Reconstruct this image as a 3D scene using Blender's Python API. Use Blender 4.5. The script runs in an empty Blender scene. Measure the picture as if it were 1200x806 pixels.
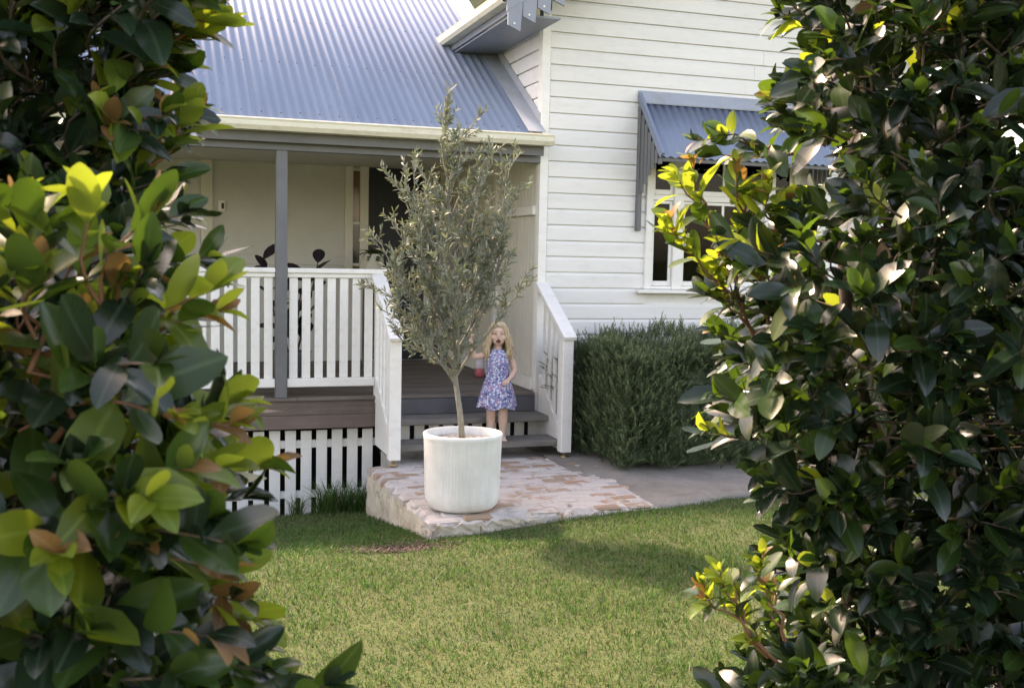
import bpy, bmesh, math, random
import numpy as np
from mathutils import Matrix, Vector

random.seed(7)
rng = np.random.default_rng(7)
scene = bpy.context.scene
COL = scene.collection
R = math.radians

# ------------------------------------------------------------------ camera
EYE = Vector((0.0, 0.0, 1.65))
RIGHT = Vector((0.948, -0.317, 0.0204))
FWD = Vector((0.318, 0.9447, -0.0827))
cam_d = bpy.data.cameras.new('camera')
cam_d.sensor_width = 36.0
cam_d.lens = 37.5
cam_d.clip_start = 0.05
cam_d.clip_end = 2000.0
cam_d.dof.use_dof = True
cam_d.dof.focus_distance = 6.5
cam_d.dof.aperture_fstop = 14.0
cam = bpy.data.objects.new('camera', cam_d)
COL.objects.link(cam)
FWD.normalize()
RIGHT = (RIGHT - FWD * RIGHT.dot(FWD)).normalized()
UP = RIGHT.cross(FWD).normalized()
m = Matrix.Identity(4)
for i in range(3):
    m[i][0] = RIGHT[i]; m[i][1] = UP[i]; m[i][2] = -FWD[i]; m[i][3] = EYE[i]
cam.matrix_world = m
scene.camera = cam

# ------------------------------------------------------------------ light
SUN_EL, SUN_AZ = R(44.5), R(-30.0)      # azimuth from +Y (behind the house), minus = to the left
sun_dir = Vector((math.sin(SUN_AZ) * math.cos(SUN_EL), math.cos(SUN_AZ) * math.cos(SUN_EL), math.sin(SUN_EL)))
world = bpy.data.worlds.new('World')
scene.world = world
world.use_nodes = True
wn = world.node_tree.nodes
wn.clear()
sky = wn.new('ShaderNodeTexSky')
sky.sky_type = 'NISHITA'
sky.sun_disc = False
sky.sun_elevation = SUN_EL
sky.sun_rotation = SUN_AZ
sky.air_density = 1.0
sky.dust_density = 2.0
sky.ozone_density = 1.0
bg = wn.new('ShaderNodeBackground')
bg.inputs['Strength'].default_value = 0.15
wo = wn.new('ShaderNodeOutputWorld')
world.node_tree.links.new(sky.outputs[0], bg.inputs[0])
world.node_tree.links.new(bg.outputs[0], wo.inputs[0])
sun_d = bpy.data.lights.new('sun', 'SUN')
sun_d.energy = 2.0
sun_d.angle = R(4.0)
sun_d.color = (1.0, 0.97, 0.92)
sun = bpy.data.objects.new('sun', sun_d)
sun.rotation_euler = sun_dir.to_track_quat('Z', 'Y').to_euler()
sun.location = (0, 6, 20)
COL.objects.link(sun)

vs = scene.view_settings
vs.view_transform = 'Standard'
vs.look = 'None'
vs.exposure = 2.38
vs.use_white_balance = True          # balanced for open shade, as the camera was
vs.white_balance_temperature = 9500
vs.white_balance_tint = 24
vs.gamma = 1.0
vs.use_curve_mapping = False
scene.cycles.use_denoising = True
scene.cycles.max_bounces = 8
scene.cycles.transparent_max_bounces = 12

# ------------------------------------------------------------------ helpers
ORIGIN = {}      # root name -> origin

def origin_of(o):
    while o is not None and o.parent is not None:
        o = o.parent
    return Vector((0, 0, 0)) if o is None else Vector(o.location)

def tag(o, label, cat, group=None, kind=None):
    if label: o['label'] = label
    if cat: o['category'] = cat
    if group: o['group'] = group
    if kind: o['kind'] = kind
    return o

def thing(name, label, cat, loc, group=None):
    o = bpy.data.objects.new(name, None)
    o.empty_display_size = 0.1
    o.location = loc
    COL.objects.link(o)
    return tag(o, label, cat, group)

class MB:
    """collects geometry in world coordinates; build() links it as one mesh object"""
    def __init__(s):
        s.v = []; s.f = []
    def add(s, vs_, fs_):
        n = len(s.v)
        s.v.extend([tuple(p) for p in vs_])
        s.f.extend([tuple(i + n for i in f) for f in fs_])
        return s
    def box(s, x0, x1, y0, y1, z0, z1, b=0.0):
        if b <= 0:
            vs_ = [(x, y, z) for z in (z0, z1) for y in (y0, y1) for x in (x0, x1)]
            return s.add(vs_, [(0, 2, 3, 1), (4, 5, 7, 6), (0, 1, 5, 4), (2, 6, 7, 3), (0, 4, 6, 2), (1, 3, 7, 5)])
        b = min(b, (x1 - x0) * .45, (y1 - y0) * .45, (z1 - z0) * .45)
        vs_, fs_ = cham(x0, x1, y0, y1, z0, z1, b)
        return s.add(vs_, fs_)
    def prism(s, poly, axis, a, b):
        """poly: 2d points, extruded along axis ('x','y','z') from a to b"""
        n = len(poly)
        def P(p, t):
            return {'x': (t, p[0], p[1]), 'y': (p[0], t, p[1]), 'z': (p[0], p[1], t)}[axis]
        vs_ = [P(p, a) for p in poly] + [P(p, b) for p in poly]
        fs_ = [tuple(range(n - 1, -1, -1)), tuple(range(n, 2 * n))]
        fs_ += [(i, (i + 1) % n, n + (i + 1) % n, n + i) for i in range(n)]
        return s.add(vs_, fs_)
    def beam(s, p, q, w, h, up=(0, 0, 1), b=0.0):
        """box from p to q, width w (sideways), height h (along up)"""
        p = Vector(p); q = Vector(q); d = (q - p); L = d.length; d.normalize()
        side = d.cross(Vector(up)).normalized(); u = side.cross(d).normalized()
        t = MB().box(-w / 2, w / 2, 0, L, -h / 2, h / 2, b)
        return s.add([p + side * a[0] + d * a[1] + u * a[2] for a in t.v], t.f)
    def tube(s, pts, rad, n=8, cap=True):
        pts = [Vector(p) for p in pts]
        vs_ = []; fs_ = []
        prev = None
        for i, p in enumerate(pts):
            d = (pts[min(i + 1, len(pts) - 1)] - pts[max(i - 1, 0)]).normalized()
            if prev is None:
                a = d.cross(Vector((0.3, 1, 0.2))).normalized()
            else:
                a = (prev - d * prev.dot(d)).normalized()
            prev = a
            c = d.cross(a)
            r = rad[i] if hasattr(rad, '__len__') else rad
            for k in range(n):
                t = 2 * math.pi * k / n
                vs_.append(p + (a * math.cos(t) + c * math.sin(t)) * r)
        for i in range(len(pts) - 1):
            for k in range(n):
                fs_.append((i * n + k, i * n + (k + 1) % n, (i + 1) * n + (k + 1) % n, (i + 1) * n + k))
        if cap:
            fs_.append(tuple(range(n - 1, -1, -1)))
            fs_.append(tuple((len(pts) - 1) * n + k for k in range(n)))
        return s.add(vs_, fs_)
    def lathe(s, prof, cx, cy, n=32):
        vs_ = []; fs_ = []
        for r, z in prof:
            for k in range(n):
                t = 2 * math.pi * k / n
                vs_.append((cx + r * math.cos(t), cy + r * math.sin(t), z))
        for i in range(len(prof) - 1):
            for k in range(n):
                fs_.append((i * n + k, i * n + (k + 1) % n, (i + 1) * n + (k + 1) % n, (i + 1) * n + k))
        return s.add(vs_, fs_)
    def build(s, name, mat, parent=None, smooth=False):
        return mesh_obj(name, s.v, s.f, mat, parent, smooth)

def cham(x0, x1, y0, y1, z0, z1, b):
    X = (x0, x1); Y = (y0, y1); Z = (z0, z1)
    vs_ = []; idx = {}
    for i in (0, 1):
        for j in (0, 1):
            for k in (0, 1):
                sx, sy, sz = (b if i == 0 else -b), (b if j == 0 else -b), (b if k == 0 else -b)
                idx[i, j, k] = len(vs_)
                vs_ += [(X[i], Y[j] + sy, Z[k] + sz), (X[i] + sx, Y[j], Z[k] + sz), (X[i] + sx, Y[j] + sy, Z[k])]
    fs_ = []
    def v(i, j, k, a): return idx[i, j, k] + a
    for i in (0, 1): fs_.append([v(i, 0, 0, 0), v(i, 1, 0, 0), v(i, 1, 1, 0), v(i, 0, 1, 0)])
    for j in (0, 1): fs_.append([v(0, j, 0, 1), v(1, j, 0, 1), v(1, j, 1, 1), v(0, j, 1, 1)])
    for k in (0, 1): fs_.append([v(0, 0, k, 2), v(1, 0, k, 2), v(1, 1, k, 2), v(0, 1, k, 2)])
    for j in (0, 1):
        for k in (0, 1): fs_.append([v(0, j, k, 1), v(1, j, k, 1), v(1, j, k, 2), v(0, j, k, 2)])
    for i in (0, 1):
        for k in (0, 1): fs_.append([v(i, 0, k, 0), v(i, 1, k, 0), v(i, 1, k, 2), v(i, 0, k, 2)])
    for i in (0, 1):
        for j in (0, 1): fs_.append([v(i, j, 0, 0), v(i, j, 1, 0), v(i, j, 1, 1), v(i, j, 0, 1)])
    for i in (0, 1):
        for j in (0, 1):
            for k in (0, 1): fs_.append([v(i, j, k, 0), v(i, j, k, 1), v(i, j, k, 2)])
    c = np.array([(x0 + x1) / 2, (y0 + y1) / 2, (z0 + z1) / 2])
    out = []
    for f in fs_:
        p = np.array([vs_[a] for a in f])
        nrm = np.cross(p[1] - p[0], p[2] - p[0])
        if np.dot(nrm, p.mean(0) - c) < 0: f = f[::-1]
        out.append(tuple(f))
    return vs_, out

def link(name, me, parent, loc=None):
    o = bpy.data.objects.new(name, me)
    COL.objects.link(o)
    if parent is not None: o.parent = parent
    if loc is not None: o.location = loc
    return o

def make_mesh(name, v, f, mat, smooth=False):
    me = bpy.data.meshes.new(name)
    me.from_pydata([tuple(p) for p in v], [], f)
    for mm in (mat if isinstance(mat, (list, tuple)) else [mat]):
        me.materials.append(mm)
    if smooth:
        me.polygons.foreach_set('use_smooth', [True] * len(me.polygons))
    me.update()
    return me

def mesh_obj(name, v, f, mat, parent=None, smooth=False):
    og = origin_of(parent)
    me = make_mesh(name, [(p[0] - og.x, p[1] - og.y, p[2] - og.z) for p in v], f, mat, smooth)
    return link(name, me, parent)

def np_mesh(name, V, F, mats, fmat=None, uv=None, smooth=True):
    """V (n,3), F (m,k) same-size faces, bulk"""
    me = bpy.data.meshes.new(name)
    n, mcount, k = len(V), len(F), F.shape[1]
    me.vertices.add(n); me.vertices.foreach_set('co', np.ascontiguousarray(V, np.float32).ravel())
    me.loops.add(mcount * k); me.loops.foreach_set('vertex_index', np.ascontiguousarray(F, np.int32).ravel())
    me.polygons.add(mcount)
    me.polygons.foreach_set('loop_start', np.arange(0, mcount * k, k, dtype=np.int32))
    for mm in mats: me.materials.append(mm)
    if fmat is not None: me.polygons.foreach_set('material_index', np.ascontiguousarray(fmat, np.int32))
    if smooth: me.polygons.foreach_set('use_smooth', np.ones(mcount, bool))
    if uv is not None:
        l = me.uv_layers.new(name='UVMap')
        l.data.foreach_set('uv', np.ascontiguousarray(uv[F.ravel()], np.float32).ravel())
    me.update(calc_edges=True)
    return me

def smoothstep(a, b, x):
    t = np.clip((x - a) / (b - a), 0, 1)
    return t * t * (3 - 2 * t)

# ------------------------------------------------------------------ materials
class NT:
    def __init__(s, name):
        s.m = bpy.data.materials.new(name); s.m.use_nodes = True
        s.t = s.m.node_tree; s.n = s.t.nodes
        s.b = s.n['Principled BSDF']; s.out = s.n['Material Output']
    def new(s, typ, **kw):
        nd = s.n.new(typ)
        for k, v in kw.items(): setattr(nd, k, v)
        return nd
    def L(s, a, b): s.t.links.new(a, b)
    def coord(s, which='Object'):
        return s.new('ShaderNodeTexCoord').outputs[which]
    def mapping(s, src, scale):
        mp = s.new('ShaderNodeMapping'); s.L(src, mp.inputs['Vector'])
        mp.inputs['Scale'].default_value = scale if hasattr(scale, '__len__') else (scale,) * 3
        return mp.outputs[0]
    def noise(s, vec, scale, detail=4, rough=.6):
        nd = s.new('ShaderNodeTexNoise'); s.L(vec, nd.inputs['Vector'])
        nd.inputs['Scale'].default_value = scale; nd.inputs['Detail'].default_value = detail
        nd.inputs['Roughness'].default_value = rough
        return nd.outputs['Fac']
    def ramp(s, fac, stops):
        nd = s.new('ShaderNodeValToRGB'); s.L(fac, nd.inputs[0])
        el = nd.color_ramp.elements
        while len(el) < len(stops): el.new(0.5)
        for e, (p, c) in zip(el, stops):
            e.position = p; e.color = (*c, 1) if len(c) == 3 else c
        return nd.outputs[0]
    def mix(s, fac, a, b, mode='MIX'):
        nd = s.new('ShaderNodeMix', data_type='RGBA', blend_type=mode)
        for v, i in ((fac, 0), (a, 6), (b, 7)):
            if isinstance(v, (int, float)): nd.inputs[i].default_value = v
            elif isinstance(v, tuple): nd.inputs[i].default_value = (*v, 1)
            else: s.L(v, nd.inputs[i])
        return nd.outputs[2]
    def math(s, op, a, b=0.0):
        nd = s.new('ShaderNodeMath', operation=op)
        for v, i in ((a, 0), (b, 1)):
            if isinstance(v, (int, float)): nd.inputs[i].default_value = v
            else: s.L(v, nd.inputs[i])
        return nd.outputs[0]
    def bump(s, h, strength=.3, dist=.01):
        nd = s.new('ShaderNodeBump'); s.L(h, nd.inputs['Height'])
        nd.inputs['Strength'].default_value = strength; nd.inputs['Distance'].default_value = dist
        s.L(nd.outputs[0], s.b.inputs['Normal'])
    def base(s, c):
        if isinstance(c, tuple): s.b.inputs['Base Color'].default_value = (*c, 1)
        else: s.L(c, s.b.inputs['Base Color'])
    def set(s, **kw):
        for k, v in kw.items(): s.b.inputs[k.replace('_', ' ')].default_value = v
        return s
    def rand(s): return s.new('ShaderNodeObjectInfo').outputs['Random']

def paint(name, col, var=.08, rough=.45, scale=(6, 6, 6), dirt=None, dirt_amt=.25, bump=.08, vary=0.05):
    """painted surface: soft blotches, faint dirt, small relief"""
    t = NT(name); co = t.coord()
    n1 = t.noise(t.mapping(co, scale), 1.0, 5, .65)
    lo = tuple(c * (1 - var) for c in col); hi = tuple(min(1, c * (1 + var * .6)) for c in col)
    c = t.ramp(n1, [(.3, lo), (.7, hi)])
    if vary:
        r = t.rand(); c = t.mix(t.math('MULTIPLY', r, vary * 2), c, tuple(x * .72 for x in col))
    if dirt:
        n2 = t.noise(t.mapping(co, (3, 3, 9)), 2.0, 6, .7)
        f = t.ramp(n2, [(.52, (0, 0, 0)), (.78, (dirt_amt,) * 3)])
        c = t.mix(f, c, dirt)
    t.base(c); t.set(Roughness=rough)
    if bump: t.bump(t.noise(t.mapping(co, 60), 1.0, 3), bump, .004)
    return t.m

def timber(name, c0, c1, axis='x', rough=.75, k=1.0):
    t = NT(name); co = t.coord()
    sc = {'x': (2.5, 60, 60), 'y': (60, 2.5, 60), 'z': (60, 60, 2.5)}[axis]
    r = t.rand()
    off = t.new('ShaderNodeVectorMath', operation='ADD'); t.L(co, off.inputs[0])
    cb = t.new('ShaderNodeCombineXYZ'); t.L(t.math('MULTIPLY', r, 37.0), cb.inputs[0]); t.L(t.math('MULTIPLY', r, 11.0), cb.inputs[2])
    t.L(cb.outputs[0], off.inputs[1])
    g = t.noise(t.mapping(off.outputs[0], sc), 1.0, 5, .7)
    b = t.noise(t.mapping(off.outputs[0], 4), 1.0, 4, .6)
    c = t.ramp(g, [(.25, c0), (.72, c1)])
    c = t.mix(t.ramp(b, [(.35, (0, 0, 0)), (.75, (.55 * k,) * 3)]), c, tuple(x * .55 for x in c0))
    c = t.mix(t.math('MULTIPLY', r, .35), c, tuple(x * 1.25 for x in c1))
    t.base(c); t.set(Roughness=rough); t.bump(g, .35, .003)
    return t.m

WHITE = (.80, .79, .75)
M = {}
M['white'] = paint('white_paint', WHITE, .05, .42, dirt=(.42, .38, .31), dirt_amt=.35)
M['board'] = paint('weatherboard_paint', (.78, .775, .745), .06, .5, (1.2, 6, 14), dirt=(.47, .45, .40), dirt_amt=.3, vary=.07)
M['trim'] = paint('trim_paint', (.81, .80, .755), .05, .4, dirt=(.5, .46, .38), dirt_amt=.3)
M['grey'] = paint('dark_grey_paint', (.135, .14, .145), .12, .5, vary=.03)
M['bluegrey'] = paint('blue_grey_paint', (.24, .27, .32), .08, .45, vary=.03)
M['cream'] = paint('cream_gutter_paint', (.70, .67, .53), .06, .4, (2, 8, 20), dirt=(.33, .27, .18), dirt_amt=.6)
M['sage'] = paint('verandah_wall_paint', (.55, .55, .50), .06, .55)
M['panel'] = paint('verandah_panel_paint', (.66, .64, .56), .05, .5)
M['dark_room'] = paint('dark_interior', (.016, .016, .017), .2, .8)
M['door'] = paint('dark_screen_door', (.018, .022, .032), .15, .55, vary=0)
M['deck'] = timber('deck_timber', (.085, .068, .058), (.20, .165, .14), 'x')
M['fascia_wood'] = timber('fascia_timber', (.085, .060, .050), (.19, .140, .115), 'x')
M['tread'] = timber('tread_timber', (.11, .10, .09), (.25, .23, .205), 'x')
M['riser'] = paint('riser_dark_paint', (.085, .088, .10), .2, .6)
M['void'] = paint('underfloor_shade', (.02, .02, .02), .2, .9)  # near-black colour carries the shade of the space under the floor
M['brass'] = NT('brass_foot').set(Base_Color=(.55, .4, .2, 1), Metallic=.8, Roughness=.4).m

def roof_mat():
    t = NT('corrugated_blue_steel'); co = t.coord()
    n = t.noise(t.mapping(co, (1.3, .35, .35)), 2.0, 5, .6)
    c = t.ramp(n, [(.3, (.165, .215, .30)), (.7, (.20, .255, .345))])
    n2 = t.noise(t.mapping(co, (14, 1.0, 1.0)), 1.5, 4, .7)
    c = t.mix(t.ramp(n2, [(.5, (0, 0, 0)), (.8, (.35,) * 3)]), c, (.13, .155, .20))
    c = t.mix(t.math('MULTIPLY', t.rand(), .25), c, (.22, .265, .33))
    t.base(c); t.set(Roughness=.5); t.b.inputs['Specular IOR Level'].default_value = .3
    return t.m
M['roof'] = roof_mat()
M['screw'] = paint('roof_screw', (.05, .06, .08), .1, .95, bump=0)
M['flash'] = paint('flashing_steel', (.33, .37, .42), .1, .4, dirt=(.2, .19, .17), dirt_amt=.5)

def glass_mat(name, tint, fac=.0):
    t = NT(name)
    t.n.remove(t.b)
    gl = t.new('ShaderNodeBsdfGlossy'); gl.inputs['Roughness'].default_value = .02
    tr = t.new('ShaderNodeBsdfTransparent'); tr.inputs[0].default_value = (*tint, 1)
    fr = t.new('ShaderNodeFresnel'); fr.inputs['IOR'].default_value = 1.25
    mx = t.new('ShaderNodeMixShader')
    t.L(t.math('ADD', fr.outputs[0], fac), mx.inputs[0]); t.L(tr.outputs[0], mx.inputs[1]); t.L(gl.outputs[0], mx.inputs[2])
    t.L(mx.outputs[0], t.out.inputs[0])
    return t.m
M['glass'] = glass_mat('window_glass', (.45, .48, .5), .0)
M['amber'] = paint('amber_glass', (.17, .085, .045), .25, .15, vary=0)
M['plum'] = paint('plum_glass', (.055, .045, .055), .25, .15, vary=0)

# ------------------------------------------------------------------ terrain
def gz(x, y):
    x = np.asarray(x, float); y = np.asarray(y, float)
    w = 1 - smoothstep(1.5, 3.3, x)
    u = np.clip((y - 5.75) / 3.1, 0, 1)
    z = -0.03 - 0.52 * w * u ** 1.15
    z = z + .012 * np.sin(x * 2.1 + y * 1.3) + .010 * np.sin(y * 2.7 - x * 1.1) * (1 - u)
    mul = np.exp(-(((x - 1.36) / .26) ** 2 + ((y - 6.02) / .17) ** 2))
    z = z - .035 * mul
    return z

def lawn_mat():
    t = NT('lawn_soil_and_thatch'); co = t.coord()
    n = t.noise(t.mapping(co, 1.1), 1.0, 6, .65)
    c = t.ramp(n, [(.3, (.055, .085, .022)), (.55, (.085, .115, .03)), (.75, (.13, .125, .05))])
    f = t.noise(t.mapping(co, 70), 1.0, 4, .7)
    c = t.mix(t.ramp(f, [(.4, (0, 0, 0)), (.7, (.7,) * 3)]), c, (.045, .04, .018))
    t.base(c); t.set(Roughness=.95); t.bump(f, .8, .02)
    return t.m
M['lawn'] = lawn_mat()

def ground():
    def axis(lo, hi, step, far):
        a = list(np.arange(lo, hi + 1e-6, step))
        e, s_ = hi, step
        while e < far: s_ *= 1.7; e += s_; a.append(e)
        e, s_ = lo, step
        while e > -far: s_ *= 1.7; e -= s_; a.insert(0, e)
        return np.array(a)
    xs, ys = axis(-3, 7, .08, 500), axis(-1, 9.2, .08, 500)
    X, Y = np.meshgrid(xs, ys)
    Z = gz(X, Y)
    far = np.maximum(np.hypot(X, Y) - 40, 0)
    V = np.stack([X, Y, Z - far * .0], -1).reshape(-1, 3)
    nx = len(xs)
    i = np.arange(len(ys) - 1)[:, None] * nx + np.arange(nx - 1)[None]
    F = np.stack([i, i + 1, i + nx + 1, i + nx], -1).reshape(-1, 4)
    o = link('ground', np_mesh('ground', V, F, [M['lawn']]), None)
    tag(o, 'lawn soil sloping down to the house, reaching the horizon', 'ground', kind='structure')
ground()
# ------------------------------------------------------------------ house
YW = 8.75          # plane of the gable's front wall and deck edge
XC = 3.17          # left corner of the gable room
XR = 7.0           # right corner of the gable room
ZD = 0.46          # deck level
YB = 11.7          # back wall of the verandah
XL = -4.2          # left end of the verandah
SL = 0.625         # roof slope
BP = 0.137         # weatherboard pitch
house = thing('house', 'white weatherboard cottage with pale blue corrugated roof and shaded front verandah', 'house', (2.0, 10.0, -0.56))

# --- gable front wall: backing sheet with window opening, boards in front
WX0, WX1, WZ0, WZ1 = 4.21, 5.73, 1.37, 2.64
def rake(x):       # underside of the gable roof
    return 3.60 + .62 * (x - 2.72) if x <= 5.085 else 3.60 + .62 * (7.45 - x)
fw = MB()
y0, y1 = YW + .022, YW + .12
fw.box(XC + .01, WX0, y0, y1, -.3, rake(XC)).box(WX1, XR - .01, y0, y1, -.3, rake(XR))
fw.box(WX0, WX1, y0, y1, -.3, WZ0).box(WX0, WX1, y0, y1, WZ1, rake(XC))
fw.prism([(XC + .01, rake(XC) + .002), (XR - .01, rake(XR) + .002), (5.085, rake(5.085))], 'y', y0, y1)
front_wall = fw.build('front_wall', M['board'], house)

def board_prof(y_face, z0, z1):
    """chamfer board section in (y, z): bevel along the top edge, shadow gap at the bottom"""
    return [(y_face + .021, z0 + .006), (y_face, z0 + .006), (y_face - .001, z1 - .024), (y_face + .011, z1 - .002), (y_face + .021, z1 - .002)]

zs = [.963 + BP * k for k in range(-7, 32)]
for z in zs:
    z1 = z + BP
    xa = XC + .075
    xb = XR - .075
    # clip against the rake
    if z1 > rake(xa): xa = max(xa, 2.72 + (z1 - 3.60) / .62 - .10)
    if z1 > rake(xb): xb = min(xb, 7.45 - (z1 - 3.60) / .62 + .10)
    if xb - xa < .2: continue
    spans = [(xa, xb)]
    if z1 > WZ0 - .02 and z < WZ1:
        spans = [(xa, WX0 - .002), (WX1 + .002, xb)]
    else:
        j = 3.9 + (int(z * 1000) * 37 % 230) / 100.0
        if xa + .5 < j < xb - .5: spans = [(xa, j - .0008), (j + .0008, xb)]
    for a, b in spans:
        if b - a < .03: continue
        MB().prism(board_prof(YW + random.uniform(-.0012, .0012), z, z1), 'x', a, b).build('weatherboard', M['board'], front_wall)
# --- left side wall of the gable room
sw = MB()
sw.box(XC + .022, XC + .11, YW + .13, 14.5, -.3, 3.62)
side_wall = sw.build('side_wall', M['panel'], house)
for k in range(0, 9):
    z0 = 2.607 + BP * k
    if z0 + BP > 3.72: break
    p = [(XC + .021, z0 + .006), (XC, z0 + .006), (XC - .001, z0 + BP - .024), (XC + .011, z0 + BP - .002), (XC + .021, z0 + BP - .002)]
    MB().prism(p, 'y', YW + .07, 14.0).build('weatherboard', M['board'], side_wall)
# corner boards
MB().box(XC - .006, XC + .07, YW - .012, YW + .02, .10, 2.63, .003).box(XC - .006, XC + .07, YW - .012, YW + .02, 2.64, 3.74, .003).build('corner_board', M['trim'], house)
MB().box(XC - .008, XC + .018, YW + .022, YW + .085, .48, 2.50, .003).box(XC - .008, XC + .018, YW + .022, YW + .085, 2.74, 3.60, .003).build('corner_board', M['trim'], house)
MB().box(XR - .07, XR + .006, YW - .012, YW + .02, .10, 3.74, .003).build('corner_board', M['trim'], house)
MB().box(XR - .11, XR, YW + .13, 14.5, -.3, 3.6).build('end_wall', M['board'], house)
# verandah side of the gable room: vertical lining boards, mid rail, skirting, white jamb
vw = MB().box(XC + .010, XC + .0215, YW + .09, 9.90, ZD + .12, 2.60).build('lining_wall', M['panel'], house)
n = 12
for k in range(n):
    a = YW + .09 + (9.90 - YW - .09) * k / n
    b = a + (9.90 - YW - .09) / n
    MB().box(XC, XC + .0098, a + .004, b - .004, ZD + .12, 2.00, .003).build('lining_board', M['panel'], vw)
    MB().box(XC, XC + .0098, a + .004, b - .004, 2.09, 2.58, .003).build('lining_board', M['panel'], vw)
MB().box(XC - .03, XC + .0095, YW + .086, 9.90, 2.005, 2.085, .006).build('mid_rail', M['trim'], house)
MB().box(XC - .018, XC + .0095, YW + .086, 11.69, ZD + .004, ZD + .118, .004).build('skirting', M['trim'], house)
MB().box(XC - .03, XC + .0205, 9.905, 9.99, ZD + .12, 2.6, .004).build('jamb', M['trim'], house)

# --- gable window
win = MB()
yf, yr = YW - .028, YW + .09
def vert(x0, x1, z0=WZ0 + .002, z1=WZ1): win.box(x0, x1, yf, yr, z0, z1, .004)
ML = [(WX0 - .03, WX0 + .035), (4.455, 4.55), (5.39, 5.485), (WX1 - .035, WX1 + .03)]
for a, b in ML: vert(a, b)
zt = 2.17
for (a, b) in ((WX0 + .036, 4.454), (4.551, 5.389), (5.486, WX1 - .036)):
    win.box(a, b, yf + .012, yr - .01, zt, zt + .05, .003)
    win.box(a, b, yf + .004, yr - .005, WZ1 - .05, WZ1 - .001, .003)
    win.box(a, b, yf + .008, yr - .008, WZ0 + .003, WZ0 + .03, .003)
window = win.build('window', M['trim'], house)
def sash(x0, x1, z0, z1, bar=None):
    s_ = MB(); y0_, y1_ = yf + .03, yf + .065; w = .028
    s_.box(x0, x0 + w, y0_, y1_, z0, z1, .003).box(x1 - w, x1, y0_, y1_, z0, z1, .003)
    s_.box(x0 + w, x1 - w, y0_, y1_, z0, z0 + w * 1.6, .003).box(x0 + w, x1 - w, y0_, y1_, z1 - w, z1, .003)
    if bar:
        s_.box(bar - .012, bar + .012, y0_ + .003, y1_ - .003, z0 + w * 1.6, z1 - w, .002)
    s_.build('sash', M['trim'], window)
    segs = [(x0 + w, x1 - w)] if not bar else [(x0 + w, bar - .012), (bar + .012, x1 - w)]
    for a, b in segs:
        MB().box(a - .004, b + .004, y0_ + .014, y0_ + .018, z0 + w * 1.6 - .004, z1 - w + .004).build('pane', M['glass'], window)
sash(WX0 + .037, 4.453, WZ0 + .032, zt - .002); sash(WX0 + .037, 4.453, zt + .052, WZ1 - .052)
sash(4.552, 5.388, WZ0 + .032, zt - .002, 4.97); sash(4.552, 5.388, zt + .052, WZ1 - .052, 4.97)
sash(5.487, WX1 - .037, WZ0 + .032, zt - .002); sash(5.487, WX1 - .037, zt + .052, WZ1 - .052)
MB().box(WX0 - .10, WX1 + .10, YW - .085, YW + .021, WZ0 - .035, WZ0 - .001, .006).build('window_sill', M['trim'], house)
# room behind the window, its shade put into near-black wall colour
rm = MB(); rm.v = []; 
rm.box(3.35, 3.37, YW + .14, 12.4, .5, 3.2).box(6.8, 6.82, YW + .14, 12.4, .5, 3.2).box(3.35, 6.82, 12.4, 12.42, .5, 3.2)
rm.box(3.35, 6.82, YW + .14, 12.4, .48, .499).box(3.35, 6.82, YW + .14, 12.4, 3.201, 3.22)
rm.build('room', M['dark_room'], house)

# --- corrugated sheets
def corr_mesh(name, nc, length, drop, amp=.0085, pitch=.0762, seg=6):
    """sheet running up-slope along +Y from the origin; drop = slope dz/dy; nc corrugations along +X"""
    nx = nc * seg + 1
    xs = np.arange(nx) * pitch / seg
    zz = amp * np.cos(2 * np.pi * np.arange(nx) / seg)
    V = []
    for yy in (0, length):
        for thick in (0, -.0025):
            V += [(x, yy, z + yy * drop + thick) for x, z in zip(xs, zz)]
    V = np.array(V)
    F = []
    for i in range(nx - 1):
        F.append((i, i + 1, 2 * nx + i + 1, 2 * nx + i))                # top
        F.append((nx + i + 1, nx + i, 3 * nx + i, 3 * nx + i + 1))      # underside
        F.append((i + 1, i, nx + i, nx + i + 1))
        F.append((2 * nx + i, 2 * nx + i + 1, 3 * nx + i + 1, 3 * nx + i))
    F = np.array(F)
    fm = np.zeros(len(F), int)
    return np_mesh(name, V, F, [M['roof']], fm, smooth=True)

og = Vector(house.location)
YE, ZE = 8.60, 2.665        # lower edge of the verandah roof
YRIDGE = 15.6
# timber lining under the sheets carries them and hides the sky
rf = MB()
def slab(mb, x0, x1, ya, za, yb, zb, th):
    mb.prism([(ya, za), (yb, zb), (yb, zb - th), (ya, za - th)], 'x', x0, x1)
ZR = ZE + SL * (YRIDGE - YE)
slab(rf, XL, XC - .012, YE + .08, ZE + .08 * SL - .02, YRIDGE, ZR - .02, .03)
slab(rf, XL, 7.2, YRIDGE + .001, ZR - .021, 2 * YRIDGE - YE, ZE - .02, .05)
roof = rf.build('roof', M['sage'], house)
sheet = corr_mesh('roof_sheet', 10, YRIDGE - YE, SL)
x = 3.02 - 10 * .0762 
k = 0
while x > XL - .3:
    o = link('roof_sheet', sheet, roof, Vector((x, YE, ZE + .0022 * (k % 2))) - og)
    x -= 10 * .0762 - .0; k += 1
MB().prism([(YRIDGE - .14, ZR - .055), (YRIDGE, ZR + .035), (YRIDGE + .14, ZR - .055), (YRIDGE, ZR + .02)], 'x', XL, 4.5).build('ridge_cap', M['flash'], roof)
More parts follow.
